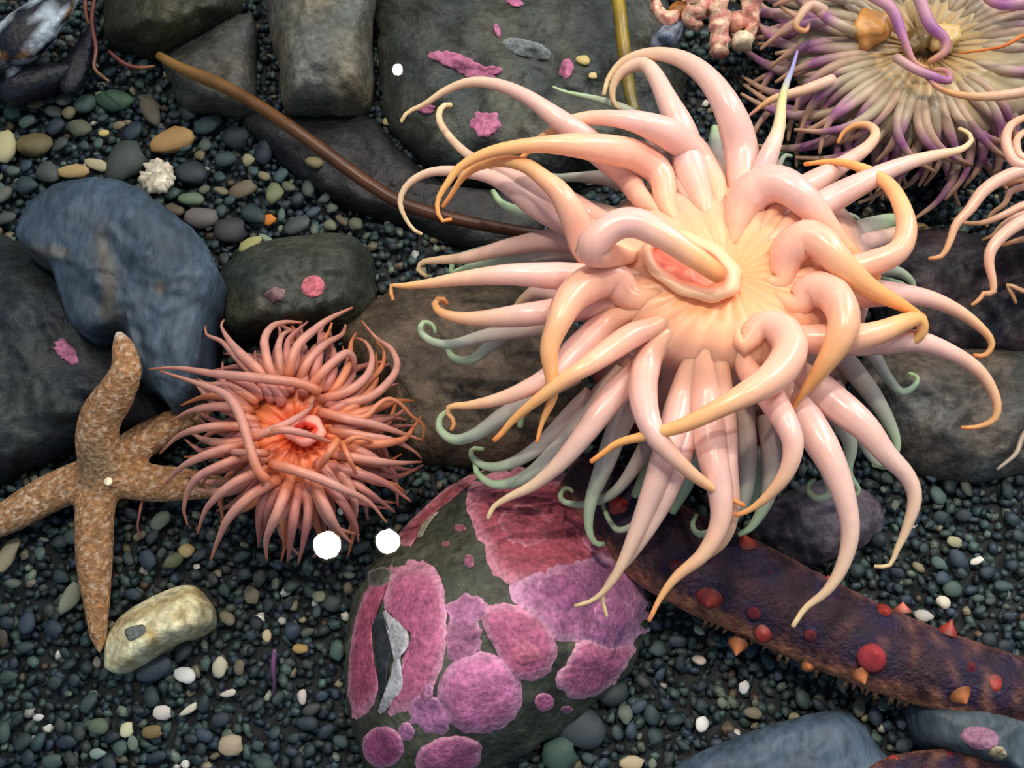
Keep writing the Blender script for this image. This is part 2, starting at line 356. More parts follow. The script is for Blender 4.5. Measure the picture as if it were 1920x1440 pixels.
# the pink coralline rock
r_pink = rock('coralline_rock', 'big rounded rock covered in pink coralline crusts at the bottom', '655 1350 645 1270 650 1180 680 1085 722 1030 775 985 850 912 905 884 970 878 1070 900 1150 955 1200 1035 1216 1120 1206 1200 1180 1258 1120 1312 1050 1372 960 1424 860 1470 760 1490 690 1440 668 1390',
              .010, .050, 2.6, M_ROCK, (58, 64, 56), col2=(74, 78, 64), amp=.003, seed=20, rings=26, k=120)
for i, (o_, c_, e_, th, lb) in enumerate((
    ('660 1180 690 1092 742 1050 700 1150 702 1240 712 1300 686 1348 660 1352 650 1280', (160, 66, 96), (176, 96, 126), .0014, .06),
    ('720 1090 738 1052 800 1040 832 1090 842 1160 838 1230 816 1290 778 1342 722 1352 752 1300 752 1240 770 1195 752 1152 716 1140', (176, 84, 124), (200, 122, 154), .0018, .05),
    ('888 905 985 886 1090 912 1165 985 1128 1062 1010 1096 938 1085 905 1020 880 960', (158, 64, 80), (184, 98, 122), .0016, .06),
    ('960 1100 1020 1062 1110 1040 1188 1060 1206 1120 1196 1190 1150 1226 1090 1200 1040 1200 985 1148', (164, 96, 142), (196, 132, 174), .0022, .06),
    ('1092 1200 1150 1212 1190 1212 1166 1262 1120 1302 1066 1306 1044 1276 1066 1240', (178, 92, 130), (204, 136, 164), .0026, .12),
    ('905 1150 960 1134 1024 1172 1042 1225 1018 1266 968 1274 936 1230', (174, 82, 122), (204, 126, 158), .0030, .07),
    (blob(900, 1300, 76, 74), (182, 98, 146), (186, 112, 158), .0034, .05),
    (blob(1020, 1317, 18, 17), (176, 88, 134), (190, 108, 150), .0016, .08),
    (blob(718, 1400, 38, 38), (152, 66, 112), (176, 100, 146), .0016, .06),
    (blob(842, 1420, 62, 38, -.2), (178, 92, 136), (190, 112, 152), .0024, .06),
    (blob(806, 1340, 46, 34, .5), (170, 104, 152), (188, 126, 170), .0014, .25),
    (blob(874, 1146, 40, 30, -.5), (166, 98, 142), (184, 122, 164), .0012, .3),
    (blob(868, 1200, 34, 44, .1), (140, 78, 112), (160, 104, 136), .0010, .3),
    (blob(762, 1372, 16, 20, .1), (168, 104, 150), (184, 122, 166), .0012, .25),
    ('735 1018 790 956 850 906 905 886 862 925 812 965 780 1002 765 1030', (158, 74, 84), (180, 104, 112), .0014, .05),
    (blob(1050, 1110, 52, 42, .3), (158, 84, 136), (206, 140, 178), .0034, .05),
    (blob(1128, 1010, 46, 34, .3), (160, 74, 100), (184, 106, 134), .0026, .1),
    (blob(985, 985, 58, 46, .2), (156, 66, 82), (188, 108, 128), .0026, .12), (blob(1150, 1150, 44, 36, .2), (172, 100, 148), (204, 140, 178), .0032, .1), (blob(985, 1225, 34, 30, .2), (186, 92, 120), (206, 128, 158), .0042, .12),
    (blob(862, 990, 11, 8), (140, 70, 84), (150, 90, 100), .001, .3), (blob(880, 1052, 10, 13), (140, 76, 100), (160, 100, 120), .001, .3), (blob(836, 1020, 8, 6), (130, 70, 84), (150, 90, 100), .001, .3), (blob(1062, 1330, 12, 8), (150, 90, 124), (170, 110, 140), .001, .3), (blob(800, 1300, 12, 22, .3), (166, 104, 146), (186, 124, 160), .0022, .25))):
    e_ = tuple(.7*q+.3*w_ for q, w_ in zip(e_, (236, 200, 212)))
    patch(r_pink, 'coralline_crust', o_, M_CRUST, c_, e_, th, lb, seed=i*2.7, grow=1.10 if 1 < i < 13 else 1.0)
patch(r_pink, 'white_margin', '716 1144 742 1146 764 1180 768 1210 752 1232 758 1290 736 1324 710 1346 706 1338 728 1300 734 1250 748 1212 736 1170', M_CRUST, (178, 184, 188), (190, 190, 196), .0030, .06, seed=41, label='chalky white bleached crust margin')
patch(r_pink, 'white_margin', blob(712, 1082, 26, 20, -.4), M_CRUST, (72, 78, 66), (164, 150, 150), .0022, .15, seed=42, label='grey scar ringed with white')
patch(r_pink, 'white_margin', '778 1004 800 972 824 958 804 984 790 1008', M_CRUST, (160, 166, 140), (170, 160, 150), .002, .05, seed=43)
patch(r_pink, 'bare_scar', '692 1150 716 1146 738 1176 742 1212 730 1250 726 1296 712 1318 706 1270 700 1200', M_ROCK, (40, 46, 52), (52, 60, 66), .0022, .08, seed=44, label='dark bare scar in the crust')

# pale stone by the sea star
def pale_col(px, py):
    t = min(1, max(0, .15+1.5*nz(px, py, 30, 4.)))
    t = max(t, max(0, 1-abs((px-290)*.44+(py-1172)-(-34))/16)*.8)
    return np.array(lin((236, 230, 186)))*(1-t)+np.array(lin((176, 148, 92)))*t
r_pale = rock('pale_stone', 'long cream and brown stone against the tip of the sea star arm', '196 1240 200 1192 230 1152 282 1120 342 1097 376 1106 396 1136 398 1166 370 1186 322 1207 270 1240 222 1259 198 1256', .010, .018, 2.6, M_SHELL, (0, 0, 0), cat='stone', amp=.002, seed=21, colfn=pale_col, rings=14, k=72)
patch(r_pale, 'grey_chip', '232 1182 250 1172 272 1170 274 1184 260 1196 240 1202', M_CRUST, (106, 116, 108), (90, 96, 84), .0008, .05, seed=1, label='grey chip in the stone surface')

# ------------------------------------------------------------------ gravel and pebbles
def inside(px, py, grow=1.0):
    return any(r.f(px, py) < grow for r in ROCKS)
def ico(sub):
    import bmesh
    bm = bmesh.new(); bmesh.ops.create_icosphere(bm, subdivisions=sub, radius=1)
    V = np.array([v.co[:] for v in bm.verts]); F = [tuple(v.index for v in f.verts) for f in bm.faces]; bm.free(); return V, F
IV1, IF1 = ico(1); IV2, IF2 = ico(2); IV3, IF3 = ico(3)
def lump(V, seed, amp=.28, freq=1.1):
    return np.array([v*(1+amp*noise.noise(Vector(v*freq)+Vector((seed, seed*1.7, 0)))) for v in V])
PAL = [((34, 48, 54), 22), ((48, 66, 68), 24), ((44, 58, 70), 18), ((66, 86, 80), 14), ((56, 64, 62), 10), ((92, 104, 92), 6), ((128, 122, 98), 3), ((84, 72, 60), 2), ((190, 190, 178), 2)]
def pick():
    x = random.random()*sum(w for _, w in PAL)
    for c, w in PAL:
        x -= w
        if x <= 0: break
    v = random.uniform(.8, 1.2); return tuple(min(255, q*v) for q in c)
VV = []; FF = []; CC = []; nv = 0
variants = [lump(IV1, 3.3*i, .5, 1.3) for i in range(14)]
step = .0048
for gx, gy, st_ in [(a, b, step) for a in np.arange(-.36, .36, step) for b in np.arange(-.27, .33, step)]+[(a, b, .0072) for a in np.arange(-.74, .74, .0072) for b in np.arange(-.64, .74, .0072)]:
    if True:
        x, y = gx+random.uniform(-.4, .4)*st_, gy+random.uniform(-.4, .4)*st_
        px, py = proj((x, y, 0)); near = -40 < px < 1960 and -40 < py < 1480
        if near != (st_ == step) or (-120 < px < 2040 and -120 < py < 1560 and inside(px, py, .95)): continue
        s = st_*random.choice((.42, .5, .58, .7)); v = random.choice(variants)
        a = random.uniform(0, 6.28); ca, sa = math.cos(a), math.sin(a); e = random.uniform(.75, 1.35)
        q = v*np.array([e, 1/e, .7])*s; q = np.stack([q[:, 0]*ca-q[:, 1]*sa, q[:, 0]*sa+q[:, 1]*ca, q[:, 2]], 1)+np.array([x, y, random.uniform(-.0035, .0005)])
        VV.append(q); FF += [(a_+nv, b_+nv, c_+nv) for a_, b_, c_ in IF1]; nv += len(q); CC.append(np.tile(lin(pick()), (len(q), 1)))
g = mk('gravel', np.vstack(VV), FF, M_GRAVEL, cols=np.vstack(CC)); tag(g, 'fine dark blue green gravel covering the tank floor', 'gravel', kind='stuff')

PM = []
for i in range(10):
    me = bpy.data.meshes.new('pebble'); me.from_pydata(lump(IV2, 5.1*i+2, .42, .95).tolist(), [], IF2); me.update()
    me.polygons.foreach_set('use_smooth', [True]*len(me.polygons)); me.materials.append(M_PEBBLE); PM.append(me)
PLACED = []
def pebble(px, py, rx, ry, rot, col, label, name='pebble', group=None, cat='pebble', z=None, mesh=None, flat=.6):
    s = scale_at(px, py, .004); p = at(px, py, .003 if z is None else z)
    o = bpy.data.objects.new(name, mesh or random.choice(PM)); COL.objects.link(o)
    o.location = p; o.scale = (rx*s, ry*s, min(rx, ry)*s*flat); o.rotation_euler = (random.uniform(-.15, .15), random.uniform(-.15, .15), -rot)
    o.color = (*lin(col), 1); tag(o, label, cat, group); PLACED.append((px, py, max(rx, ry))); return o
special = [
    (322, 264, 44, 27, -.3, (186, 146, 92), 'orange tan oval pebble just above the white frilled shell'),
    (4, 276, 27, 36, .1, (196, 186, 140), 'round cream pebble at the left edge of the picture'),
    (66, 270, 34, 26, -.2, (112, 100, 66), 'brown speckled oval pebble beside the round cream pebble'),
    (136, 322, 32, 15, -.1, (184, 154, 104), 'flat tan pebble touching the upper edge of the slate slab'),
    (181, 309, 27, 12, .35, (192, 178, 140), 'thin pale beige pebble between flat tan pebble and dark oval stone'),
    (236, 303, 38, 44, .3, (70, 76, 70), 'largest dark grey oval pebble left of the white frilled shell'),
    (215, 188, 36, 22, .2, (64, 88, 70), 'green grey pebble below the red seaweed strands'),
    (281, 205, 17, 40, -.45, (96, 88, 72), 'upright brown grey pebble under the kelp stem end'),
    (343, 272, 16, 14, 0, (98, 118, 112), 'small grey green pebble touching the orange tan pebble'),
    (358, 325, 32, 26, 0, (50, 56, 64), 'dark slate pebble right of the white frilled shell'),
    (320, 362, 18, 14, 0, (60, 84, 74), 'dark green pebble just below the white frilled shell'),
    (358, 374, 24, 14, .1, (98, 118, 92), 'pale green flat pebble between the white shell and olive pebble'),
    (378, 410, 32, 22, .1, (104, 98, 96), 'mauve grey pebble at the upper right rim of the slate slab'),
    (512, 365, 17, 22, .1, (110, 118, 84), 'olive egg shaped pebble above the orange pebble'),
    (456, 355, 28, 16, -.4, (108, 96, 76), 'brown grey slanted pebble left of the olive egg shaped pebble'),
    (505, 412, 13, 11, 0, (206, 122, 40), 'small bright orange pebble in the upper gravel'),
    (468, 464, 26, 15, -.6, (160, 156, 102), 'yellow green pebble at the edge of the dark green rock'),
    (500, 448, 18, 7, .6, (122, 142, 122), 'pale green sliver of stone beside the yellow green pebble'),
    (433, 432, 32, 26, 0, (52, 50, 54), 'dark round pebble left of the yellow green pebble'),
    (195, 250, 10, 8, 0, (216, 190, 120), 'small yellow pebble above the largest dark oval pebble'),
    (464, 302, 12, 12, 0, (150, 142, 110), 'small beige pebble below the shadow-dark rock'),
    (590, 305, 16, 12, 0, (116, 106, 70), 'small olive brown pebble on the shadow-dark rock beside the kelp'),
    (15, 1040, 16, 36, .3, (146, 136, 108), 'long beige stone at the left edge below the sea star'),
    (128, 1124, 17, 32, .4, (142, 146, 124), 'pale grey upright pebble left of the sea star lower arm'),
    (290, 1256, 36, 22, -.35, (56, 68, 78), 'dark blue pebble under the long cream stone'),
    (346, 1266, 22, 16, .2, (222, 224, 220), 'white angular shell chip below the long cream stone'),
    (412, 1250, 14, 20, 0, (196, 192, 166), 'off white pebble right of the white angular chip'),
    (305, 1336, 18, 13, .2, (214, 208, 196), 'white pebble with a dark hollow in the bottom gravel'),
    (355, 1330, 20, 7, -.6, (212, 208, 184), 'thin white stick shaped shell piece in the bottom gravel'),
    (428, 1300, 15, 7, -.3, (214, 206, 190), 'small thin white shell piece above the beige disc'),
    (238, 1368, 13, 14, 0, (208, 208, 168), 'small cream pebble in the bottom left gravel'),
    (434, 1397, 24, 19, .1, (176, 160, 134), 'beige disc shaped pebble at the bottom of the gravel'),
    (286, 1372, 20, 12, 0, (122, 104, 66), 'brown oval pebble beside the small cream pebble'),
    (184, 1362, 20, 16, 0, (88, 104, 82), 'mossy green pebble left of the small cream pebble'),
    (183, 1413, 16, 9, 0, (132, 152, 142), 'pale teal pebble near the bottom left corner'),
    (350, 1032, 15, 14, 0, (170, 152, 108), 'tan pebble below the left fringe of the salmon anemone'),
    (326, 1050, 20, 14, -.6, (92, 100, 74), 'olive pebble touching the tan pebble by the salmon anemone'),
    (500, 1192, 9, 13, 0, (190, 178, 140), 'small buff pebble left of the pink rock'),
    (563, 1217, 15, 10, .2, (168, 138, 84), 'ochre pebble close to the pink rock'),
    (597, 1118, 13, 11, 0, (142, 146, 116), 'sage pebble above the ochre pebble'),
    (72, 1345, 11, 7, 0, (212, 212, 204), 'tiny white chip in the lower left gravel'),
    (566, 1306, 9, 15, 0, (206, 196, 186), 'small white upright chip between gravel and pink rock'),
    (1316, 1357, 13, 16, .4, (226, 228, 222), 'bright white angular chip above the bottom slate slab'),
    (1312, 1238, 13, 9, .1, (214, 200, 180), 'cream chip under the sea cucumber'),
    (1395, 1288, 10, 13, .3, (222, 222, 220), 'white chip below the orange spine of the sea cucumber'),
    (1085, 1365, 52, 40, .1, (52, 62, 68), 'large dark slate pebble at the lower right of the pink rock'),
    (1050, 1412, 34, 30, 0, (60, 86, 76), 'teal grey pebble at the bottom beside the pink rock'),
    (1185, 1430, 24, 14, 0, (180, 164, 132), 'beige pebble cut by the bottom edge'),
    (1150, 1300, 30, 26, 0, (46, 56, 58), 'dark round pebble touching the right foot of the pink rock'),
    (1832, 1052, 13, 7, -.3, (224, 218, 206), 'small white oval chip in the right gravel'),
    (1770, 1130, 13, 13, .2, (212, 206, 188), 'white crumbly chip above the sea cucumber'),
    (1733, 1155, 18, 11, .2, (184, 180, 172), 'pale grey chip at the sea cucumber upper edge'),
    (1790, 1016, 16, 10, .3, (160, 158, 122), 'pale olive pebble in the right gravel'),
    (1725, 430, 16, 15, .3, (172, 148, 106), 'buff chip under the right edge tentacles'),
    (730, 226, 13, 10, 0, (216, 194, 134), 'small cream nodule on the dark rock by a curled tentacle tip'),
    (1093, 113, 13, 10, .2, (196, 178, 108), 'small yellow chip on the dark crusted slab'),
    (1112, 142, 8, 6, .2, (206, 186, 130), 'tiny cream chip on the dark crusted slab'),
]
for t_ in special:
    x, y = t_[0], t_[1]
    z = None
    for r in ROCKS:
        if r.f(x, y) < .95: z = r.z(x, y)+.0015
    pebble(*t_, z=z)
# the nearest ordinary pebbles of the gravel bed, one object each
ZONES = [[(0,170),(300,190),(450,240),(560,330),(690,420),(520,450),(410,500),(330,400),(200,330),(60,350),(0,430)]]
def in_poly(x, y, P):
    c = False
    for (x1, y1), (x2, y2) in zip(P, P[1:]+P[:1]):
        if (y1 > y) != (y2 > y) and x < (x2-x1)*(y-y1)/(y2-y1)+x1: c = not c
    return c
def covered(x, y):
    if inside(x, y, 1.02): return True
    if math.hypot((x-560)/260, (y-815)/215) < 1 or math.hypot((x-1370)/370, (y-560)/330) < 1: return True
    if math.hypot((x-1690)/290, (y-130)/250) < 1: return True
    d = abs((y-1040)-(x-1250)*.42)
    return x > 1150 and d < 85
MARKS = [(294, 330, 'the white frilled shell'), (322, 264, 'the orange tan oval pebble'), (60, 270, 'the brown speckled pebble'), (236, 303, 'the largest dark oval pebble'), (215, 188, 'the red seaweed strands'), (505, 412, 'the bright orange pebble'),
    (468, 464, 'the yellow green pebble'), (400, 330, 'the kelp stem'), (560, 360, 'the shadow-dark rock'), (70, 930, 'the sea star left arm'), (120, 1050, 'the sea star lower arm'), (260, 980, 'the sea star right arm'),
    (300, 1180, 'the long cream stone'), (440, 1080, 'the salmon anemone fringe'), (346, 1266, 'the white angular shell chip'), (434, 1397, 'the beige disc pebble'), (515, 1255, 'the purple twig'), (600, 1180, 'the pink rock left side'), (620, 1400, 'the pink rock bottom'),
    (184, 1390, 'the pale teal pebble'), (60, 1345, 'the tiny white chip'), (30, 1180, 'the left picture edge'), (100, 1260, 'the sea star lowest tip'), (30, 1420, 'the bottom left corner'), (1085, 1365, 'the large dark slate pebble'), (1185, 1420, 'the beige pebble at the bottom edge'), (1250, 1200, 'the pink rock right side'),
    (1316, 1357, 'the bright white angular chip'), (1395, 1288, 'the white chip under the orange cone'), (1500, 1320, 'the bottom blue slab'), (1640, 1330, 'the bottom corner rock'), (1800, 1000, 'the pale olive pebble'), (1832, 1052, 'the small white oval chip'), (1900, 1130, 'the right picture edge'), (1620, 1030, 'the drooping right tentacle tips'), (1760, 1130, 'the crumbly white chip'), (1700, 930, 'the grey brown layered rock')]
def describe(x, y, r, c):
    m = min(MARKS, key=lambda q: math.hypot(q[0]-x, q[1]-y))
    v = sum(c)/3; hue = 'tan' if c[0] > c[2]+14 else ('blue grey' if c[2] > c[1]+3 else ('green grey' if c[1] > c[0]+8 else 'grey'))
    size = 'larger' if r > 19 else ('small' if r < 12.5 else 'middling')
    side = ('just above' if y < m[1] else 'just below') if abs(y-m[1]) > abs(x-m[0]) else ('left of' if x < m[0] else 'right of')
    return f"{size} {'dark' if v < 52 else ('pale' if v > 84 else 'dull')} {hue} pebble {side} {m[2]}"
LAB = {'upper': ('rounded grey green pebble lying in the gravel above the slate slab', 'pebbles above the slate slab'),
       'left': ('small dark pebble lying in the gravel around the sea star and cream stone', 'pebbles around the sea star'),
       'right': ('small dark pebble lying in the gravel around the sea cucumber', 'pebbles around the sea cucumber')}
cnt = {'upper': 0, 'left': 0, 'right': 0}; tries = 0
while sum(cnt.values()) < 300 and tries < 60000:
    tries += 1
    x, y = random.uniform(0, 1920), random.uniform(150, 1440)
    up = in_poly(x, y, ZONES[0])
    if not up and y < 880: continue
    r_ = random.uniform(10, 24) if up else random.uniform(9, 17)
    zone = 'upper' if up else ('left' if x < 700 else 'right')
    if cnt[zone] >= {'upper': 90, 'left': 125, 'right': 110}[zone]: continue
    if covered(x, y) or any(math.hypot(x-a, y-b) < (r_+c)*.85 for a, b, c in PLACED): continue
    c = pick()
    if max(c) > 150: c = (96, 100, 88)
    if up and random.random() < .45: c = random.choice(((118, 106, 76), (96, 100, 78), (84, 96, 84), (132, 122, 92), (92, 80, 62), (76, 84, 76)))
    pebble(x, y, r_*random.uniform(1, 1.35), r_*random.uniform(.7, 1), random.uniform(0, 3.1), c, describe(x, y, r_, c), group=LAB[zone][1]); cnt[zone] += 1

DUP = {}
for o in COL.objects:
    if o.name.startswith('pebble') and o.get('group'): DUP.setdefault(o['label'], []).append(o)
for lb, os_ in DUP.items():
    if len(os_) > 1:
        ax = 0 if max(o.location.x for o in os_)-min(o.location.x for o in os_) > max(o.location.y for o in os_)-min(o.location.y for o in os_) else 1
        os_.sort(key=lambda o: o.location.x if ax == 0 else -o.location.y); w_ = lb.split(' ', 1)[0]
        names = ['leftmost', 'second leftmost', 'third leftmost', 'fourth leftmost', 'fifth leftmost', 'sixth leftmost'] if ax == 0 else ['topmost', 'second topmost', 'third topmost', 'fourth topmost', 'fifth topmost', 'sixth topmost']
        for o, nm in zip(os_, names): o['label'] = nm+' '+lb
# white frilled shell
k = 60; V = []; F = []; C = []
c0 = at(294, 330, .012)
for i, ff in enumerate((0.02, .4, .75, 1, .97)):
    for j in range(k):
        a = 2*math.pi*j/k; rr = 34*(1+.05*math.sin(7*a)+.035*math.sin(13*a+1)+.03*math.sin(19*a))*(.72 if abs(((a-3.7+math.pi) % (2*math.pi))-math.pi) < .14 else 1)*ff
        V.append(at(294+rr*math.cos(a), 331+rr*.98*math.sin(a), .014-.005*ff*ff+.0003*math.sin(11*a)*ff-(.004 if i == 4 else 0))); C.append(lin((226, 214, 188)) if i else lin((200, 186, 160)))
for i in range(4):
    for j in range(k): F.append((i*k+j, i*k+(j+1) % k, (i+1)*k+(j+1) % k, (i+1)*k+j)[::-1])
F.append(tuple(range(k))); F.append(tuple(range(4*k, 5*k))[::-1])
tag(mk('shell_fragment', V, F, M_SHELL, origin=c0, cols=np.array(C)), 'white frilled shell fragment lying above the slate slab', 'shell')

# ------------------------------------------------------------------ tentacles
RP_OR = R((0, (246, 186, 142)), (.22, (240, 190, 174)), (.5, (236, 194, 184)), (.72, (244, 196, 162)), (.9, (248, 184, 124)), (1, (238, 150, 92)))
RP_OO = R((0, (248, 184, 136)), (.2, (242, 188, 168)), (.42, (244, 190, 162)), (.62, (248, 188, 132)), (.9, (248, 178, 104)), (1, (238, 142, 76)))
RP_CR = R((0, (244, 190, 152)), (.25, (234, 192, 182)), (.6, (230, 194, 180)), (.82, (236, 202, 168)), (1, (232, 198, 150)))
RP_GR = R((0, (222, 190, 170)), (.25, (206, 186, 176)), (.55, (188, 188, 178)), (.78, (184, 206, 176)), (1, (184, 216, 168)))
RP_BL = R((0, (240, 194, 176)), (.35, (228, 196, 194)), (.6, (226, 210, 170)), (.74, (214, 216, 150)), (.86, (160, 168, 214)), (1, (150, 140, 204)))
LAYER = {'T': (.007, .019, -.010), 'M': (-.008, .012, -.045), 'L': (-.034, .004, -.066)}
def tentacle(parent, pts, D, layer, w0, w1, wt, rp, mat, dz=0, n=30, k=10, zs=None, col_jit=.04, name='tentacle', flare=None, disc=None):
    P = pairs(pts) if isinstance(pts, str) else np.asarray(pts, float)
    if flare is not None: P = np.vstack([P[0]+(flare-P[0])*.32, P])
    Q = catmull(P, n); z0, ar, z1 = LAYER[layer] if zs is None else zs
    t = np.linspace(0, 1, n); zc = D+(.7 if flare is not None else 1)*dz*np.clip(t*4, 0 if flare is not None else 1, 1)+z0+(z1-z0)*t+ar*np.sin(math.pi*t**.85)
    X = np.array([at(q[0], q[1], z) for q, z in zip(Q, zc)])
    w = np.interp(t, [0, .12, .5, .93, 1], [w0*.9, w0*.88, w1*.98, wt, wt*.8]) if flare is None else np.interp(t, [0, .1, .24, .36, .55, .93, 1], [w0*.25, w0*.62, w0*.92, w0*.86, w1*.98, wt, wt*.8])
    rad = np.array([.5*wi*scale_at(q[0], q[1], z) for wi, q, z in zip(w, Q, zc)])
    if disc is not None:      # grow out of the disc: the root runs along its surface, half sunk, then lifts off
        zr = np.array([disc(q) for q in Q])+rad*np.clip(-.85+2.6*t, -.85, .3)
        u = np.clip((t-.08)/.42, 0, 1); u = u*u*(3-2*u); zc = zr*(1-u)+zc*u
        for _ in range(3):
            zp = np.r_[[zc[0]]*3, zc, [zc[-1]]*3]; zc = np.convolve(zp, np.array([1, 2, 3, 4, 3, 2, 1])/16, 'valid')
        X = np.array([at(q[0], q[1], z) for q, z in zip(Q, zc)])
    V, F, ring, _ = tube_geo(X, rad, k)
    j = 1+random.uniform(-col_jit, col_jit)
    cols = np.array([ramp(rp, t[i]) for i in range(n)])[ring]*j
    return mk(name, V, F, mat, parent, cols=cols)

# ------------------------------------------------------------------ the big peach anemone
D = .112
bigT = empty('sea_anemone', at(1370, 540, 0)*np.array([1, 1, 0]))
tag(bigT, 'large peach sea anemone with long curling pale tentacles', 'sea anemone')
bc = np.array([1368., 515.])
prof = [(.02, .0115), (.12, .0115), (.25, .012), (.42, .013), (.6, .0125), (.78, .006), (.92, -.006), (1.0, -.020), (.97, -.036), (.82, -.050), (.62, -.064), (.52, -.080), (.50, -.095), (.58, -.110), (.66, -.116)]
rpB = R((0, (248, 160, 98)), (.25, (250, 174, 118)), (.45, (250, 182, 132)), (.62, (246, 184, 146)), (.8, (242, 188, 160)), (1, (236, 190, 172)))
k = 96; V = []; C = []; F = []
for i, (rr, z) in enumerate(prof):
    for j in range(k):
        a = 2*math.pi*j/k
        rx, ry = 272*rr, 205*rr
        ridge = .0007*math.sin(24*a+2*nz(math.cos(a)*3, math.sin(a)*3, 1))*min(1, rr*1.6)*(i < 8)
        px, py = bc[0]+rx*math.cos(a), bc[1]+ry*math.sin(a)
        if i < 8: V.append(at(px, py, D+z+ridge))
        else:
            b0 = at(bc[0], bc[1]+20, D); s = scale_at(*bc, D)
            V.append(np.array([b0[0]+rx*s*math.cos(a), b0[1]-.012-ry*1.1*s*math.sin(a), D+z]))
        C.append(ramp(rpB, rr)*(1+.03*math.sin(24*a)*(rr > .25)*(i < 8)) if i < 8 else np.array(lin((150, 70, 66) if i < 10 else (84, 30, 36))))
for i in range(len(prof)-1):
    for j in range(k): F.append((i*k+j, i*k+(j+1) % k, (i+1)*k+(j+1) % k, (i+1)*k+j))
F.append(tuple(range(k))[::-1]); F.append(tuple((len(prof)-1)*k+j for j in range(k)))
mk('body', V, F, M_BODY, bigT, cols=np.array(C))
# mouth: raised lips round an orange red slit
mc = np.array([1294., 497.]); rot = math.radians(24); k = 64; m = 14; V = []; F = []; C = []
for j in range(k):
    a = 2*math.pi*j/k; big = 1+.45*max(0, math.cos(a-.15))
    for i in range(m):
        b = 2*math.pi*i/m; tr = 13*big*(1+.12*math.sin(9*a+b)); ex = (84+tr*math.cos(b))*math.cos(a); ey = (44+tr*math.cos(b))*math.sin(a)
        x, y = mc[0]+ex*math.cos(rot)-ey*math.sin(rot), mc[1]+ex*math.sin(rot)+ey*math.cos(rot)
        V.append(at(x, y, D+.0150+.0038*big*math.sin(b)))
        inn = max(0, -math.cos(b)); C.append(np.array(lin((250, 204, 164)))*(1-inn)+np.array(lin((226, 120, 84)))*inn)
for j in range(k):
    for i in range(m): F.append((j*m+i, ((j+1) % k)*m+i, ((j+1) % k)*m+(i+1) % m, j*m+(i+1) % m))
mk('lips', V, F, M_BODY, bigT, cols=np.array(C))['label'] = 'swollen peach lips round the mouth'
V = []; C = []; F = []
for i, ff in enumerate((.05, .4, .75, 1.05)):
    for j in range(k):
        a = 2*math.pi*j/k; ex, ey = 74*ff*math.cos(a), 36*ff*math.sin(a)
        V.append(at(mc[0]+ex*math.cos(rot)-ey*math.sin(rot), mc[1]+ex*math.sin(rot)+ey*math.cos(rot), D+.0142+.001*nz(ex, ey, 14)+.001*ff)); C.append(lin((232, 104, 70)) if nz(ex, ey, 22, 3) < .15 else lin((240, 150, 120)))
for i in range(3):
    for j in range(k): F.append((i*k+j, i*k+(j+1) % k, (i+1)*k+(j+1) % k, (i+1)*k+j)[::-1])
F.append(tuple(range(k)))
mk('mouth', V, F, M_BODY, bigT, cols=np.array(C))['label'] = 'orange red mouth slit'

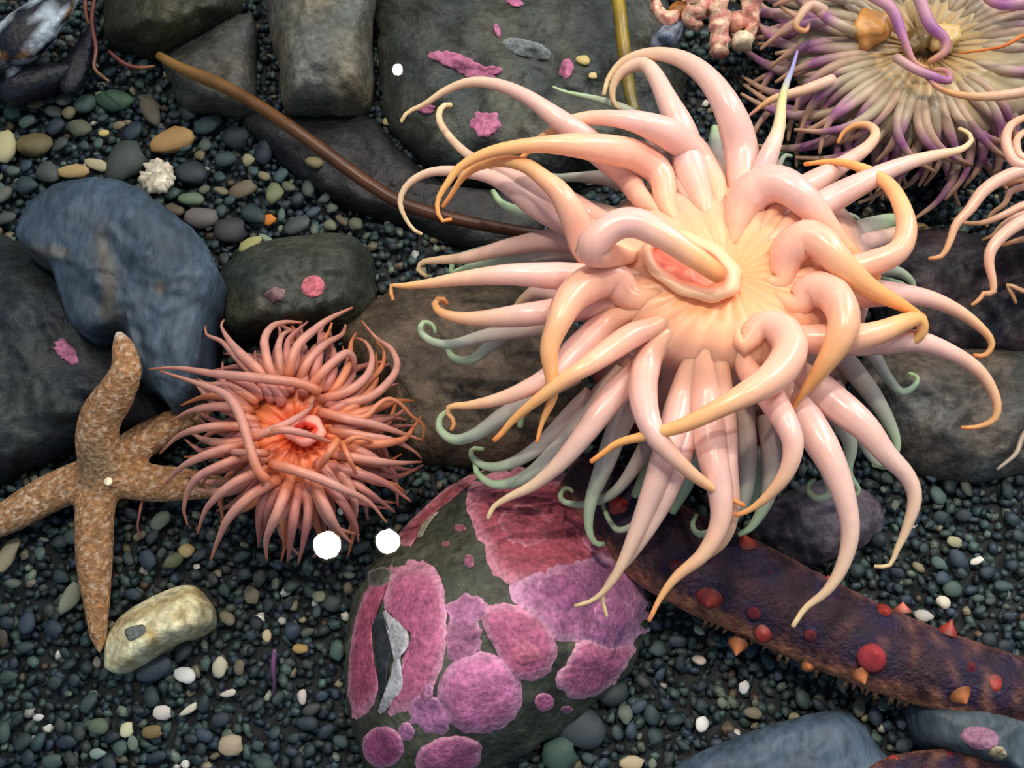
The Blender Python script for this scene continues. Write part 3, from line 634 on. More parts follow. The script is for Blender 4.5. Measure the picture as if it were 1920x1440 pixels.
BIG = [  # points root to tip, layer, widths (base, middle, tip), colouring, lift
 ('1200 370 1170 325 1100 265 1035 215 985 180 930 158 880 154 835 170 795 196 765 210 752 228', 'T', 62, 30, 9, RP_CR, 0),
 ('1340 345 1285 272 1215 235 1150 222 1095 222 1060 232 1010 262 985 290 958 306', 'T', 72, 34, 10, RP_OR, .004),
 ('1252 395 1240 330 1195 293 1140 281 1070 272 1000 272 923 284 867 310 840 342 820 378 826 412 846 411', 'T', 70, 32, 9, RP_OO, .012),
 ('1150 470 1105 475 1078 410 1050 362 1020 335 985 310 940 302 895 312 868 332 848 362 830 388', 'T', 66, 34, 10, RP_OO, .004),
 ('1100 400 1010 352 930 312 885 295 850 265 826 232 823 211 833 198 846 197', 'M', 56, 22, 13, RP_CR, .012),
 ('1120 440 1020 392 930 335 845 321 800 325 765 346 750 376 758 405 775 430 791 439', 'M', 62, 26, 8, RP_CR, .004),
 ('1400 400 1392 350 1391 290 1370 215 1330 150 1280 112 1223 101 1173 113 1143 143 1132 178', 'T', 76, 44, 11, RP_CR, -.004),
 ('1320 390 1298 330 1280 250 1252 190 1227 140 1205 120 1170 132 1150 160 1150 190 1165 206 1188 214', 'T', 72, 40, 8, RP_CR, -.012),
 ('1270 330 1230 262 1190 216 1140 192 1090 179 1060 172 1037 163', 'M', 50, 22, 6, RP_GR, .010),
 ('1410 380 1424 335 1442 290 1460 240 1466 190 1475 155 1485 130 1495 96', 'T', 50, 26, 7, RP_BL, -.004),
 ('1450 400 1480 370 1530 340 1590 302 1625 277 1642 252 1630 236 1605 235 1582 248 1571 268', 'M', 56, 32, 9, RP_OR, .012),
 ('1470 430 1510 402 1600 352 1680 314 1750 292 1800 281 1822 263 1815 249 1798 241', 'T', 60, 36, 9, RP_CR, -.012),
 ('1500 520 1570 510 1640 492 1685 470 1700 430 1690 385 1665 345 1620 317 1565 303 1508 308', 'T', 58, 38, 10, RP_OO, .004),
 ('1376 440 1392 386 1424 352 1468 347 1515 382 1555 432 1600 482 1645 524', 'T', 86, 60, 26, RP_OR, .006),
 ('1462 530 1478 474 1510 446 1544 458 1580 498 1630 540 1690 572 1731 597', 'T', 80, 56, 20, RP_OO, .010),
 ('1520 560 1600 550 1720 556 1790 580 1840 616 1860 645 1846 667 1826 666', 'M', 62, 36, 11, RP_OR, .010),
 ('1490 630 1570 636 1640 626 1690 606 1722 598 1730 620 1712 642 1688 655 1662 664', 'T', 66, 46, 8, RP_OO, -.006),
 ('1560 640 1640 640 1720 640 1790 665 1840 700 1868 750 1865 785 1835 800 1803 802', 'M', 58, 34, 10, RP_OR, .008),
 ('1490 572 1522 544 1560 552 1582 594 1572 640 1540 692 1502 742 1478 778', 'T', 80, 58, 10, RP_OO, .008),
 ('1390 650 1425 612 1465 620 1482 655 1455 702 1400 738 1340 770 1280 798 1220 815 1160 830 1130 850 1108 866', 'T', 78, 40, 12, RP_OO, .014),
 ('1400 690 1435 730 1472 790 1487 835 1475 885 1440 930 1402 958 1378 966', 'T', 62, 42, 11, RP_OR, -.006),
 ('1230 650 1208 700 1208 760 1228 815 1268 862 1315 902 1360 930 1396 948', 'T', 64, 42, 11, RP_OR, -.004),
 ('1480 680 1560 750 1620 800 1660 850 1700 892 1715 935 1700 990 1682 1030 1668 1060 1640 1062', 'M', 74, 42, 9, RP_CR, .010),
 ('1460 710 1520 800 1560 870 1585 940 1594 1000 1580 1060 1550 1108 1510 1140 1487 1174', 'M', 74, 44, 12, RP_CR, .006),
 ('1180 520 1110 522 1040 517 950 515 860 523 800 532 750 536 736 532 733 548 737 562', 'T', 62, 40, 9, RP_OR, -.014),
 ('1130 570 1050 582 970 592 900 598 850 594 822 582 815 567 828 560 838 570', 'T', 58, 44, 13, RP_OR, -.018),
 ('1060 600 960 620 900 632 850 645 810 640 788 620 795 604 812 610 816 624', 'L', 46, 24, 9, RP_GR, .012),
 ('1050 590 960 620 920 648 885 674 852 672 838 652', 'L', 44, 26, 13, RP_GR, .006),
 ('1190 560 1150 525 1110 530 1070 560 1045 610 1030 655 1034 705 1036 745 1018 788 1006 830', 'T', 82, 44, 9, RP_OO, .008),
 ('1150 600 1080 660 1040 700 980 732 930 750 880 760 846 762 838 772 852 790 846 806', 'T', 66, 36, 9, RP_OR, -.012),
 ('1230 610 1180 632 1110 680 1045 722 992 762 960 790 938 815 926 826', 'T', 56, 32, 12, RP_OO, .004),
 ('1080 700 1000 742 940 782 890 815 850 824 825 805 826 782 842 770', 'L', 46, 32, 12, RP_GR, .012),
 ('1110 740 1060 790 1010 838 960 868 915 875 886 858 886 842 906 842', 'L', 46, 28, 10, RP_GR, .006),
 ('1170 700 1130 740 1080 802 1020 868 970 902 925 908 896 888 890 866', 'L', 52, 36, 12, RP_GR, .010),
 ('1230 660 1195 700 1150 742 1100 808 1050 868 1000 910 955 932 926 950 915 972', 'M', 62, 42, 11, RP_CR, .012),
 ('1220 700 1190 745 1160 802 1130 880 1108 940 1104 990 1116 1018 1132 1020', 'L', 58, 40, 12, RP_GR, .010),
 ('1250 760 1205 850 1155 920 1100 945 1060 942 1050 928 1062 914 1074 922', 'L', 44, 22, 9, RP_GR, 0),
 ('1290 700 1265 800 1235 890 1200 980 1170 1050 1140 1100 1110 1126 1078 1136', 'M', 66, 42, 9, RP_CR, .010),
 ('1300 740 1275 850 1240 945 1190 1030 1145 1088 1130 1120 1138 1156', 'M', 60, 38, 9, RP_CR, .004),
 ('1280 880 1250 925 1200 976 1162 994 1142 975 1130 945', 'L', 30, 16, 9, RP_GR, .004),
 ('1320 660 1325 760 1335 850 1350 920 1350 980 1320 1038 1270 1080 1240 1118 1217 1164', 'M', 74, 46, 11, RP_OR, .014),
 ('1350 700 1360 860 1370 950 1356 1010 1312 1050 1270 1082', 'M', 62, 42, 16, RP_OR, .006),
 ('1390 740 1400 860 1390 945 1345 990 1312 1002 1298 985 1306 965', 'L', 52, 34, 10, RP_GR, .010),
 ('1440 780 1448 860 1440 930 1412 984 1386 1002', 'L', 50, 36, 13, RP_GR, .008),
 ('1490 700 1515 735 1570 782 1594 832 1590 885 1610 918 1598 934', 'L', 54, 34, 9, RP_GR, .012),
 ('1470 740 1510 800 1545 870 1556 922 1530 934 1514 914 1526 900', 'L', 46, 30, 10, RP_GR, .006),
 ('1520 620 1570 662 1622 722 1662 782 1682 832 1672 862 1648 872', 'L', 52, 36, 9, RP_GR, .014),
 ('1560 720 1606 798 1628 845 1648 868 1672 860 1662 876 1636 872', 'L', 40, 24, 8, RP_GR, .006),
 ('1560 600 1626 650 1660 702 1688 734 1712 726 1720 708 1704 700', 'L', 44, 24, 9, RP_GR, .012),
 ('1540 540 1630 508 1680 508 1708 526 1712 546 1694 550', 'L', 46, 26, 9, RP_GR, .014),
 ('1540 560 1620 530 1680 532 1706 542', 'L', 46, 30, 12, RP_GR, .008),
 ('1160 480 1060 450 960 462 880 482 820 488 792 492 784 506 800 518', 'L', 60, 34, 10, RP_CR, .016),
 ('1150 470 1050 468 950 488 880 502 850 512', 'L', 60, 42, 14, RP_GR, .010),
 ('1080 470 940 466 880 476 852 486 846 512', 'L', 46, 22, 11, RP_GR, .004),
 ('1110 470 1145 428 1190 418 1240 440 1290 474 1330 502 1352 520', 'T', 70, 60, 40, RP_OR, .016),
 ('1170 420 1080 392 1000 402 945 384 924 358', 'L', 56, 36, 12, RP_GR, .016),
 ('1200 350 1140 335 1090 332 1040 332 1008 318 985 298', 'L', 44, 20, 7, RP_GR, .014),
 ('1280 310 1230 290 1190 270 1150 262', 'L', 44, 28, 9, RP_GR, .014),
 ('1360 330 1345 290 1340 240', 'L', 50, 36, 18, RP_GR, .012),
 ('1560 460 1620 430 1676 412', 'L', 52, 42, 30, RP_GR, .018),
 ('1560 470 1640 450 1700 430', 'L', 44, 36, 24, RP_CR, .022),
 ('1540 440 1578 406 1604 408 1618 428', 'L', 30, 12, 8, RP_GR, .012),
 ('1450 340 1468 296 1484 292', 'L', 26, 12, 7, RP_GR, .010),
 ('1090 560 1020 545 985 560 965 580', 'L', 50, 36, 16, RP_CR, .014),
 ('1420 720 1400 790 1425 860 1415 920 1400 955', 'L', 54, 40, 20, RP_GR, .004),
 ('1260 700 1240 800 1220 870 1190 930', 'L', 54, 40, 20, RP_GR, .004),
 ('1330 720 1310 820 1290 900 1260 960', 'L', 54, 40, 20, RP_GR, .004),
 ('1100 640 1030 700 985 760 975 800', 'L', 50, 36, 14, RP_GR, .002),
]
def disc_z(q):
    rr = math.hypot((q[0]-bc[0])/272, (q[1]-bc[1])/205); return D+np.interp(rr, [p_[0] for p_ in prof[:8]]+[1.15], [.0115, .0115, .012, .013, .0125, .007, .000, -.008, -.014])
for pts, ly, w0, w1, wt, rp, dz in BIG:
    tentacle(bigT, pts, D, ly, w0, w1, wt, rp, M_TLOW if ly == 'L' else M_TENT, dz, n=40, k=12, zs=(.007, .014, .019) if pts.startswith('1110 470') else None, flare=bc if ly in 'TM' and w0 > 48 else None, disc=disc_z if ly in 'TM' and w0 > 48 and not pts.startswith('1110 470') else None)

# ------------------------------------------------------------------ the salmon anemone
SD = .058
sm = empty('sea_anemone', at(560, 810, 0)*np.array([1, 1, 0]))
tag(sm, 'smaller salmon pink sea anemone with thin crowded tentacles beside the sea star', 'sea anemone')
sc_ = np.array([562., 812.]); k = 64; V = []; C = []; F = []
rpS = R((0, (242, 104, 62)), (.3, (238, 112, 66)), (.6, (226, 128, 80)), (1, (206, 124, 92)))
sp = [(.03, -.006), (.15, -.002), (.32, .003), (.5, .004), (.7, 0), (.9, -.006), (1, -.014), (.92, -.024), (.7, -.034), (.6, -.048), (.7, -.060)]
for i, (rr, z) in enumerate(sp):
    for j in range(k):
        a = 2*math.pi*j/k; x, y = sc_[0]+135*rr*math.cos(a), sc_[1]+125*rr*math.sin(a)
        V.append(at(x, y, SD+z+.0012*math.sin(18*a)*(i < 7))); C.append(ramp(rpS, rr) if i < 7 else np.array(lin((170, 92, 62))))
for i in range(len(sp)-1):
    for j in range(k): F.append((i*k+j, i*k+(j+1) % k, (i+1)*k+(j+1) % k, (i+1)*k+j))
F.append(tuple(range(k))[::-1]); F.append(tuple((len(sp)-1)*k+j for j in range(k)))
mk('body', V, F, M_BODY, sm, cols=np.array(C))
# lips
V = []; C = []; F = []; m = 10; k = 40
for j in range(k):
    a = 2*math.pi*j/k
    for i in range(m):
        b = 2*math.pi*i/m; tr = 13*(1+.2*math.sin(5*a)); V.append(at(572+(26+tr*math.cos(b))*math.cos(a), 806+(17+tr*math.cos(b))*math.sin(a), SD+.006+.003*math.sin(b)))
        C.append(lin((246, 168, 150)) if math.sin(b) > -.2 and math.cos(b) > -.3 else lin((226, 76, 56)))
for j in range(k):
    for i in range(m): F.append((j*m+i, ((j+1) % k)*m+i, ((j+1) % k)*m+(i+1) % m, j*m+(i+1) % m))
mk('lips', V, F, M_BODY, sm, cols=np.array(C))['label'] = 'pale pink lips round the red mouth'
RS = R((0, (214, 128, 92)), (.25, (212, 146, 126)), (.55, (208, 154, 140)), (.85, (200, 144, 126)), (1, (192, 124, 92)))
RSO = R((0, (216, 126, 82)), (.4, (214, 140, 108)), (1, (212, 128, 78)))
RSP = R((0, (198, 118, 100)), (.4, (196, 132, 122)), (1, (184, 122, 112)))
SMALL = [
 ('600 735 563 719 475 708 404 701 333 690 280 692', 22, 20, 5, RS, .016), ('500 900 482 880 466 830 448 775 422 740 368 718 301 696', 22, 20, 5, RS, .020),
 ('515 720 480 690 450 662 429 637 415 612 420 600', 26, 20, 5, RS, .004), ('510 725 470 695 440 665 415 640 388 628 385 612', 24, 16, 5, RS, 0),
 ('520 720 505 690 498 660 496 635 510 612 535 604 566 605', 22, 17, 6, RS, .006), ('535 715 525 680 522 650 532 626 556 618', 22, 16, 6, RS, .004),
 ('540 705 548 672 560 646 585 622 617 598 660 577', 24, 17, 6, RS, .012), ('560 715 580 675 610 645 640 628 648 610', 22, 17, 7, RS, .006), ('550 715 570 680 596 650 615 625 622 606', 20, 15, 6, RSO, .002),
 ('580 728 615 688 650 662 664 678 655 705 636 722', 22, 17, 6, RS, .008), ('600 750 650 735 687 706 698 670 686 642 668 634', 22, 17, 6, RS, .006), ('605 762 686 748 726 719 745 687 734 655 706 634 678 602', 22, 17, 5, RS, .004),
 ('610 768 660 745 690 715 715 690 720 660 705 640', 20, 15, 5, RSO, 0), ('620 775 680 783 705 762 726 748 748 755 772 780 795 800 790 830', 18, 9, 4, RSO, .006), ('600 772 652 786 705 797 758 814 792 826', 22, 17, 6, RS, .008),
 ('620 805 687 818 737 826 776 846 790 860', 22, 16, 5, RS, .004), ('470 822 505 808 546 790 580 766 590 744', 20, 15, 8, RS, .020), ('500 812 530 806 574 814 627 832', 20, 15, 7, RS, .022), ('632 826 612 858 597 882 585 900', 18, 14, 6, RSO, .020),
 ('510 870 560 884 600 898 640 916 690 940 725 980', 24, 19, 5, RS, .018), ('640 836 668 820 700 830 720 858', 14, 8, 4, RSO, .012), ('640 830 655 860 668 890 676 918', 14, 8, 4, RSO, .014),
 ('620 850 690 862 740 868 790 866', 22, 17, 5, RS, .006), ('600 870 660 885 720 905 770 940', 24, 20, 6, RSP, .004),
 ('520 900 470 930 430 970 410 1010 395 1050', 24, 20, 6, RS, .010), ('540 910 520 960 500 1010 500 1050', 26, 20, 6, RS, .012), ('560 915 552 960 545 1010 540 1052', 24, 20, 7, RSP, .006), ('575 910 578 960 570 1010 560 1056', 24, 18, 6, RSP, .004),
 ('590 905 610 950 632 990 660 1020', 24, 20, 6, RS, .010), ('600 900 640 940 665 980 672 1015', 24, 18, 6, RSP, .004), ('480 850 420 870 365 900 345 950 352 985', 22, 17, 5, RS, .010), ('470 830 410 845 350 870 315 900 300 920', 22, 17, 5, RS, .012),
 ('460 800 400 800 340 815 300 850', 20, 16, 5, RS, .008), ('470 770 420 762 360 770 320 790', 22, 17, 5, RS, .006), ('480 760 430 745 380 745 340 760', 20, 16, 5, RSO, .002), ('500 880 440 905 390 950 370 1000', 22, 18, 6, RS, .012),
 ('500 850 420 846 400 842', 18, 14, 6, RS, .018), ('640 890 700 930 740 960', 20, 15, 5, RSP, 0),
]
for pts, w0, w1, wt, rp, dz in SMALL:
    tentacle(sm, pts, SD, 'T', w0, w1, wt, rp, M_SALM, 0, n=24, k=8, zs=(dz-.002, .012, dz-.022))
for i in range(84):
    a = 2*math.pi*(i+random.uniform(-.4, .4))/84; low = i % 2
    r0 = random.uniform(60, 110); L_ = random.uniform(185, 245)*(1.02 if math.sin(a) > .2 else .92); bend = random.uniform(-.35, .35)
    pts = [(sc_[0]+rr*math.cos(a+bend*((rr-r0)/(L_-r0))**2), sc_[1]+rr*math.sin(a+bend*((rr-r0)/(L_-r0))**2)) for rr in np.linspace(r0, L_, 6)]
    e = random.uniform(-26, 26); pts[-1] = (pts[-1][0]-e*math.sin(a), pts[-1][1]+e*math.cos(a))
    tentacle(sm, pts, SD, 'T', random.uniform(20, 27), random.uniform(15, 21), 5, random.choice((RS, RSO, RSP, RSP)), M_SALM, 0, n=18, k=7, zs=(-.004 if low else .004, .004 if low else .010, -.040 if low else -.022))

# ------------------------------------------------------------------ the purple banded anemone
PD = .060
pm = empty('sea_anemone', at(1700, 110, 0)*np.array([1, 1, 0]))
tag(pm, 'wide tan sea anemone with purple banded tentacles at the top', 'sea anemone')
pc = np.array([1735., 90.]); k = 72; V = []; C = []; F = []
rpP = R((0, (158, 120, 68)), (.3, (172, 140, 86)), (.55, (176, 156, 112)), (.8, (182, 170, 142)), (1, (176, 160, 138)))
sp = [(.02, -.006), (.15, 0), (.35, .003), (.55, .003), (.75, -.002), (.92, -.010), (1, -.020), (.9, -.032), (.72, -.045), (.7, -.061)]
for i, (rr, z) in enumerate(sp):
    for j in range(k):
        a = 2*math.pi*j/k; x, y = pc[0]+255*rr*math.cos(a), pc[1]+190*rr*math.sin(a)
        V.append(at(x, y, PD+z+.0012*math.sin(30*a)*(i < 7))); C.append(ramp(rpP, rr)*(1+.18*math.sin(30*a+1)*(rr > .2)) if i < 7 else np.array(lin((104, 70, 60))))
for i in range(len(sp)-1):
    for j in range(k): F.append((i*k+j, i*k+(j+1) % k, (i+1)*k+(j+1) % k, (i+1)*k+j))
F.append(tuple(range(k))[::-1]); F.append(tuple((len(sp)-1)*k+j for j in range(k)))
mk('body', V, F, M_BODY, pm, cols=np.array(C))
def lobe(parent, name, cx, cy, rx, ry, z, col, col2, hh, seed, mat, label=None, rot=0):
    v = lump(IV3, seed, .55, 1.5); v = v*(1+.10*np.sin(v[:, :1]*9+seed)*np.cos(v[:, 1:2]*8))
    s = scale_at(cx, cy, z); c = at(cx, cy, z); ca, sa = math.cos(rot), math.sin(rot)
    q = np.stack([v[:, 0]*rx*s, v[:, 1]*ry*s, v[:, 2]*hh], 1); q = np.stack([q[:, 0]*ca-q[:, 1]*sa, q[:, 0]*sa+q[:, 1]*ca, q[:, 2]], 1)+c
    t = np.clip(.5+.9*v[:, 2:3]+.5*np.sin(v[:, :1]*7), 0, 1)
    o = mk(name, q, [tuple(f) for f in IF3], mat, parent, cols=np.array(lin(col2))*(1-t)+np.array(lin(col))*t, origin=None if parent else c)
    if label: o['label'] = label
    return o
lobe(pm, 'lips', 1632, 52, 40, 34, PD+.008, (222, 164, 92), (150, 96, 52), .008, 3.1, M_BODY, 'orange tan folded lips', .4)
lobe(pm, 'mouth', 1722, 76, 22, 26, PD+.004, (120, 96, 50), (84, 62, 30), .004, 6.1, M_BODY, 'dark brown mouth hollow')
lobe(pm, 'lips', 1768, 72, 26, 30, PD+.006, (206, 176, 116), (158, 128, 80), .006, 9.4, M_BODY, 'pale yellow lip fold')
def RB(a):  # pale flesh with one purple band
    return R((0, (170, 154, 124)), (a-.22, random.choice(((198, 176, 154), (180, 166, 142), (192, 160, 138)))), (a-.06, (180, 134, 160)), (a+.02, (152, 94, 150)), (a+.12, (204, 168, 150)), (1, (208, 168, 134)))
for i in range(168):
    th = 2*math.pi*(i+random.uniform(-.45, .45))/168; low = i % 3
    c_, s_ = math.cos(th), math.sin(th); k0 = (.52, .66, .78)[low]+random.uniform(-.06, .06); k1 = (1.10, 1.28, 1.46)[low]+random.uniform(-.12, .14)
    bend = random.uniform(-.45, .45)
    pts = [(pc[0]+255*q*math.cos(th+bend*((q-k0)/(k1-k0))**2), pc[1]+205*q*math.sin(th+bend*((q-k0)/(k1-k0))**2)) for q in np.linspace(k0, k1, 6)]
    if pts[-1][1] < -190 or pts[-1][0] > 2060 or (pts[-1][0] > 1930 and pts[-1][1] > 190): continue
    tentacle(pm, pts, PD, 'T', random.uniform(20, 28), random.uniform(17, 23), 8, RB(random.uniform(.55, .75)), M_PURP, 0, n=22, k=8, zs=((-.001, -.006, -.012)[low], (.010, .006, .004)[low], (-.018, -.034, -.045)[low]), col_jit=.12, flare=pc)
RPK = R((0, (206, 170, 160)), (.35, (200, 150, 170)), (.55, (164, 96, 164)), (.75, (196, 140, 150)), (1, (216, 160, 116)))
RPO = R((0, (226, 190, 170)), (.5, (230, 190, 156)), (.8, (226, 170, 110)), (1, (200, 130, 150)))
for pts, w0, w1, wt, rp, dz in (
    ('1600 -30 1640 -5 1672 18 1690 60 1702 92 1716 118 1740 128', 26, 22, 9, RPK, .018), ('1712 -40 1728 8 1745 48 1772 74 1770 98 1742 116', 26, 24, 14, RPK, .020),
    ('1985 150 1920 172 1850 181 1800 178 1762 166 1738 146', 24, 19, 9, RPO, .022), ('1680 108 1712 128 1745 142 1778 152 1776 134 1744 130', 20, 18, 9, RPK, .016),
    ('1990 40 1920 66 1882 86 1842 94 1798 100', 9, 8, 4, R((0, (224, 130, 52)), (1, (218, 122, 44))), .016),
    ('1545 20 1520 10 1500 30 1492 50 1510 58 1518 44', 24, 16, 8, RPO, .012), ('1600 60 1560 40 1530 20 1505 6', 24, 20, 10, RB(.5), .010),
    ('1950 -10 1900 8 1862 6 1830 -20', 24, 20, 10, RPK, .014), ('1560 150 1510 168 1450 185 1420 205 1398 222', 26, 18, 6, RPO, .002)):
    tentacle(pm, pts, PD, 'T', w0, w1, wt, rp, M_PURP, 0, n=26, k=9, zs=(dz, .006, dz-.004))

# ------------------------------------------------------------------ the cream anemone reaching in from the edge
ED = .085
em = empty('sea_anemone', at(2030, 330, 0)*np.array([1, 1, 0]))
tag(em, 'cream sea anemone reaching thin tentacles in from the picture edge', 'sea anemone')
ec = np.array([2040., 340.]); V = []; C = []; F = []; k = 48
sp = [(.03, -.004), (.4, .004), (.8, 0), (1, -.012), (.8, -.03), (.6, -.06), (.66, -.089)]
for i, (rr, z) in enumerate(sp):
    for j in range(k):
        a = 2*math.pi*j/k; V.append(at(ec[0]+95*rr*math.cos(a), ec[1]+120*rr*math.sin(a), ED+z)); C.append(lin((226, 176, 136)) if i < 4 else lin((120, 56, 50)))
for i in range(len(sp)-1):
    for j in range(k): F.append((i*k+j, i*k+(j+1) % k, (i+1)*k+(j+1) % k, (i+1)*k+j))
F.append(tuple(range(k))[::-1]); F.append(tuple((len(sp)-1)*k+j for j in range(k)))
mk('body', V, F, M_BODY, em, cols=np.array(C))
RE = R((0, (232, 190, 174)), (.5, (232, 186, 164)), (.8, (228, 178, 142)), (1, (222, 162, 108)))
for pts, w0, w1, wt, dz in (
    ('1985 318 1920 320 1876 336 1842 360 1818 393 1792 422 1780 455 1766 480 1742 485', 30, 25, 10, .010), ('1985 385 1920 414 1884 438 1860 465 1854 492 1861 525 1862 549 1845 550 1836 562 1822 572', 32, 24, 9, .008),
    ('1985 370 1920 385 1884 402 1845 417 1812 418 1790 410', 22, 15, 7, .000), ('1985 330 1920 350 1895 360 1884 382 1858 402 1850 425', 20, 14, 7, -.004), ('1960 320 1907 306 1890 281 1887 253 1904 228 1960 208', 24, 20, 10, .012),
    ('1960 300 1918 296 1906 280 1910 256 1940 236', 22, 18, 10, .008), ('1985 450 1940 446 1905 452 1880 460', 20, 14, 8, -.006), ('2030 440 2005 520 1960 556 1920 546 1890 534 1898 552 1905 568', 16, 11, 8, -.014),
    ('1985 390 1920 400 1880 420 1862 440 1842 450', 18, 12, 6, -.014), ('1985 300 1940 330 1905 340 1890 348', 20, 16, 10, .002)):
    tentacle(em, pts, ED, 'T', w0, w1, wt, RE, M_TENT, 0, n=28, k=9, zs=(dz, .006, dz-.012))

for i in range(16):
    a = -1.9+3.9*(i+random.uniform(-.3, .3))/15; bend = random.uniform(-.4, .4); L_ = random.uniform(190, 250)
    pts = [(ec[0]+q*math.cos(a+bend*(q/L_)**2), ec[1]+1.1*q*math.sin(a+bend*(q/L_)**2)) for q in np.linspace(60, L_, 6)]
    tentacle(em, pts, ED, 'T', 30, 22, 9, RE, M_TENT, 0, n=20, k=8, zs=(-.002, .012, -.02), flare=ec)

# ------------------------------------------------------------------ sea star (one continuous body)
arms = [('195 885 182 830 190 780 215 742 237 695 232 655 222 622', 84, 74, 26), ('195 885 100 922 0 977 -110 1020', 82, 72, 34), ('190 890 178 960 177 1050 181 1130 187 1226', 80, 70, 18),
        ('200 880 262 832 322 796 400 764', 80, 66, 34), ('200 890 280 905 350 908 440 915', 80, 70, 34)]
VV = []; FF = []; nv = 0
for pts, w0, w1, wt in arms:
    Q = catmull(pairs(pts), 30); t = np.linspace(0, 1, 30); zc = .016-.004*t
    if pts.startswith('195 885 182'): zc = .020+.032*np.clip(t*1.4, 0, 1)
    X = np.array([at(q[0], q[1], z) for q, z in zip(Q, zc)]); w = np.interp(t, [0, .5, .9, 1], [w0, w1, (w1+2*wt)/3, wt*.6])
    rad = np.array([.5*wi*scale_at(q[0], q[1], .015) for wi, q in zip(w, Q)])
    V, F, _, _ = tube_geo(X, rad, 16, .85); VV.append(V); FF += [tuple(a+nv for a in f) for f in F]; nv += len(V)
v = IV3.copy(); s = scale_at(193, 888, .015); VV.append(v*np.array([50*s, 52*s, .0125])+at(193, 888, .017)); FF += [tuple(a+nv for a in f) for f in IF3]
me = bpy.data.meshes.new('tmp'); me.from_pydata(np.vstack(VV).tolist(), [], FF); me.update()
tmp = bpy.data.objects.new('tmp', me); COL.objects.link(tmp)
md = tmp.modifiers.new('r', 'REMESH'); md.mode = 'VOXEL'; md.voxel_size = .0016
md = tmp.modifiers.new('s', 'SMOOTH'); md.iterations = 8; md.factor = .6
dg = bpy.context.evaluated_depsgraph_get(); me2 = bpy.data.meshes.new_from_object(tmp.evaluated_get(dg))
bpy.data.objects.remove(tmp)
SV = np.array([q.co[:] for q in me2.vertices]); SF = [tuple(p.vertices) for p in me2.polygons]; bpy.data.meshes.remove(me2)
base = at(193, 888, 0)
star = empty('sea_star', base); tag(star, 'tan brown sea star with white speckles and five arms', 'sea star')
tip = at(222, 622, .052); disc = at(190, 882, .02); cs = []
for q in SV:
    a = max(0, 1-np.linalg.norm(q-tip)/.008); b = max(0, 1-np.linalg.norm((q-disc)[:2])/.0125); b = min(1, b*2)*.7
    spk = noise.noise(Vector(q*480)); spk = 1 if spk > .22 else 0
    c = np.array(lin((182, 134, 90)))*(1-b)+np.array(lin((128, 112, 84)))*b
    c = c*(1-.75*spk*(1-b))+np.array(lin((226, 196, 164)))*.75*spk*(1-b)
    cs.append(c*(1-a)+np.array(lin((226, 216, 196)))*a)
mk('body', SV, SF, M_STAR, star, cols=np.array(cs))
q = IV2*np.array([.0022, .0022, .0012])+at(203, 903, .0305); mk('disc_spot', q, [tuple(f) for f in IF2], M_SHELL, star, cols=np.tile(lin((240, 226, 190)), (len(q), 1)))['label'] = 'pale round spot on the disc'  # small pale bump set off-centre on the disc

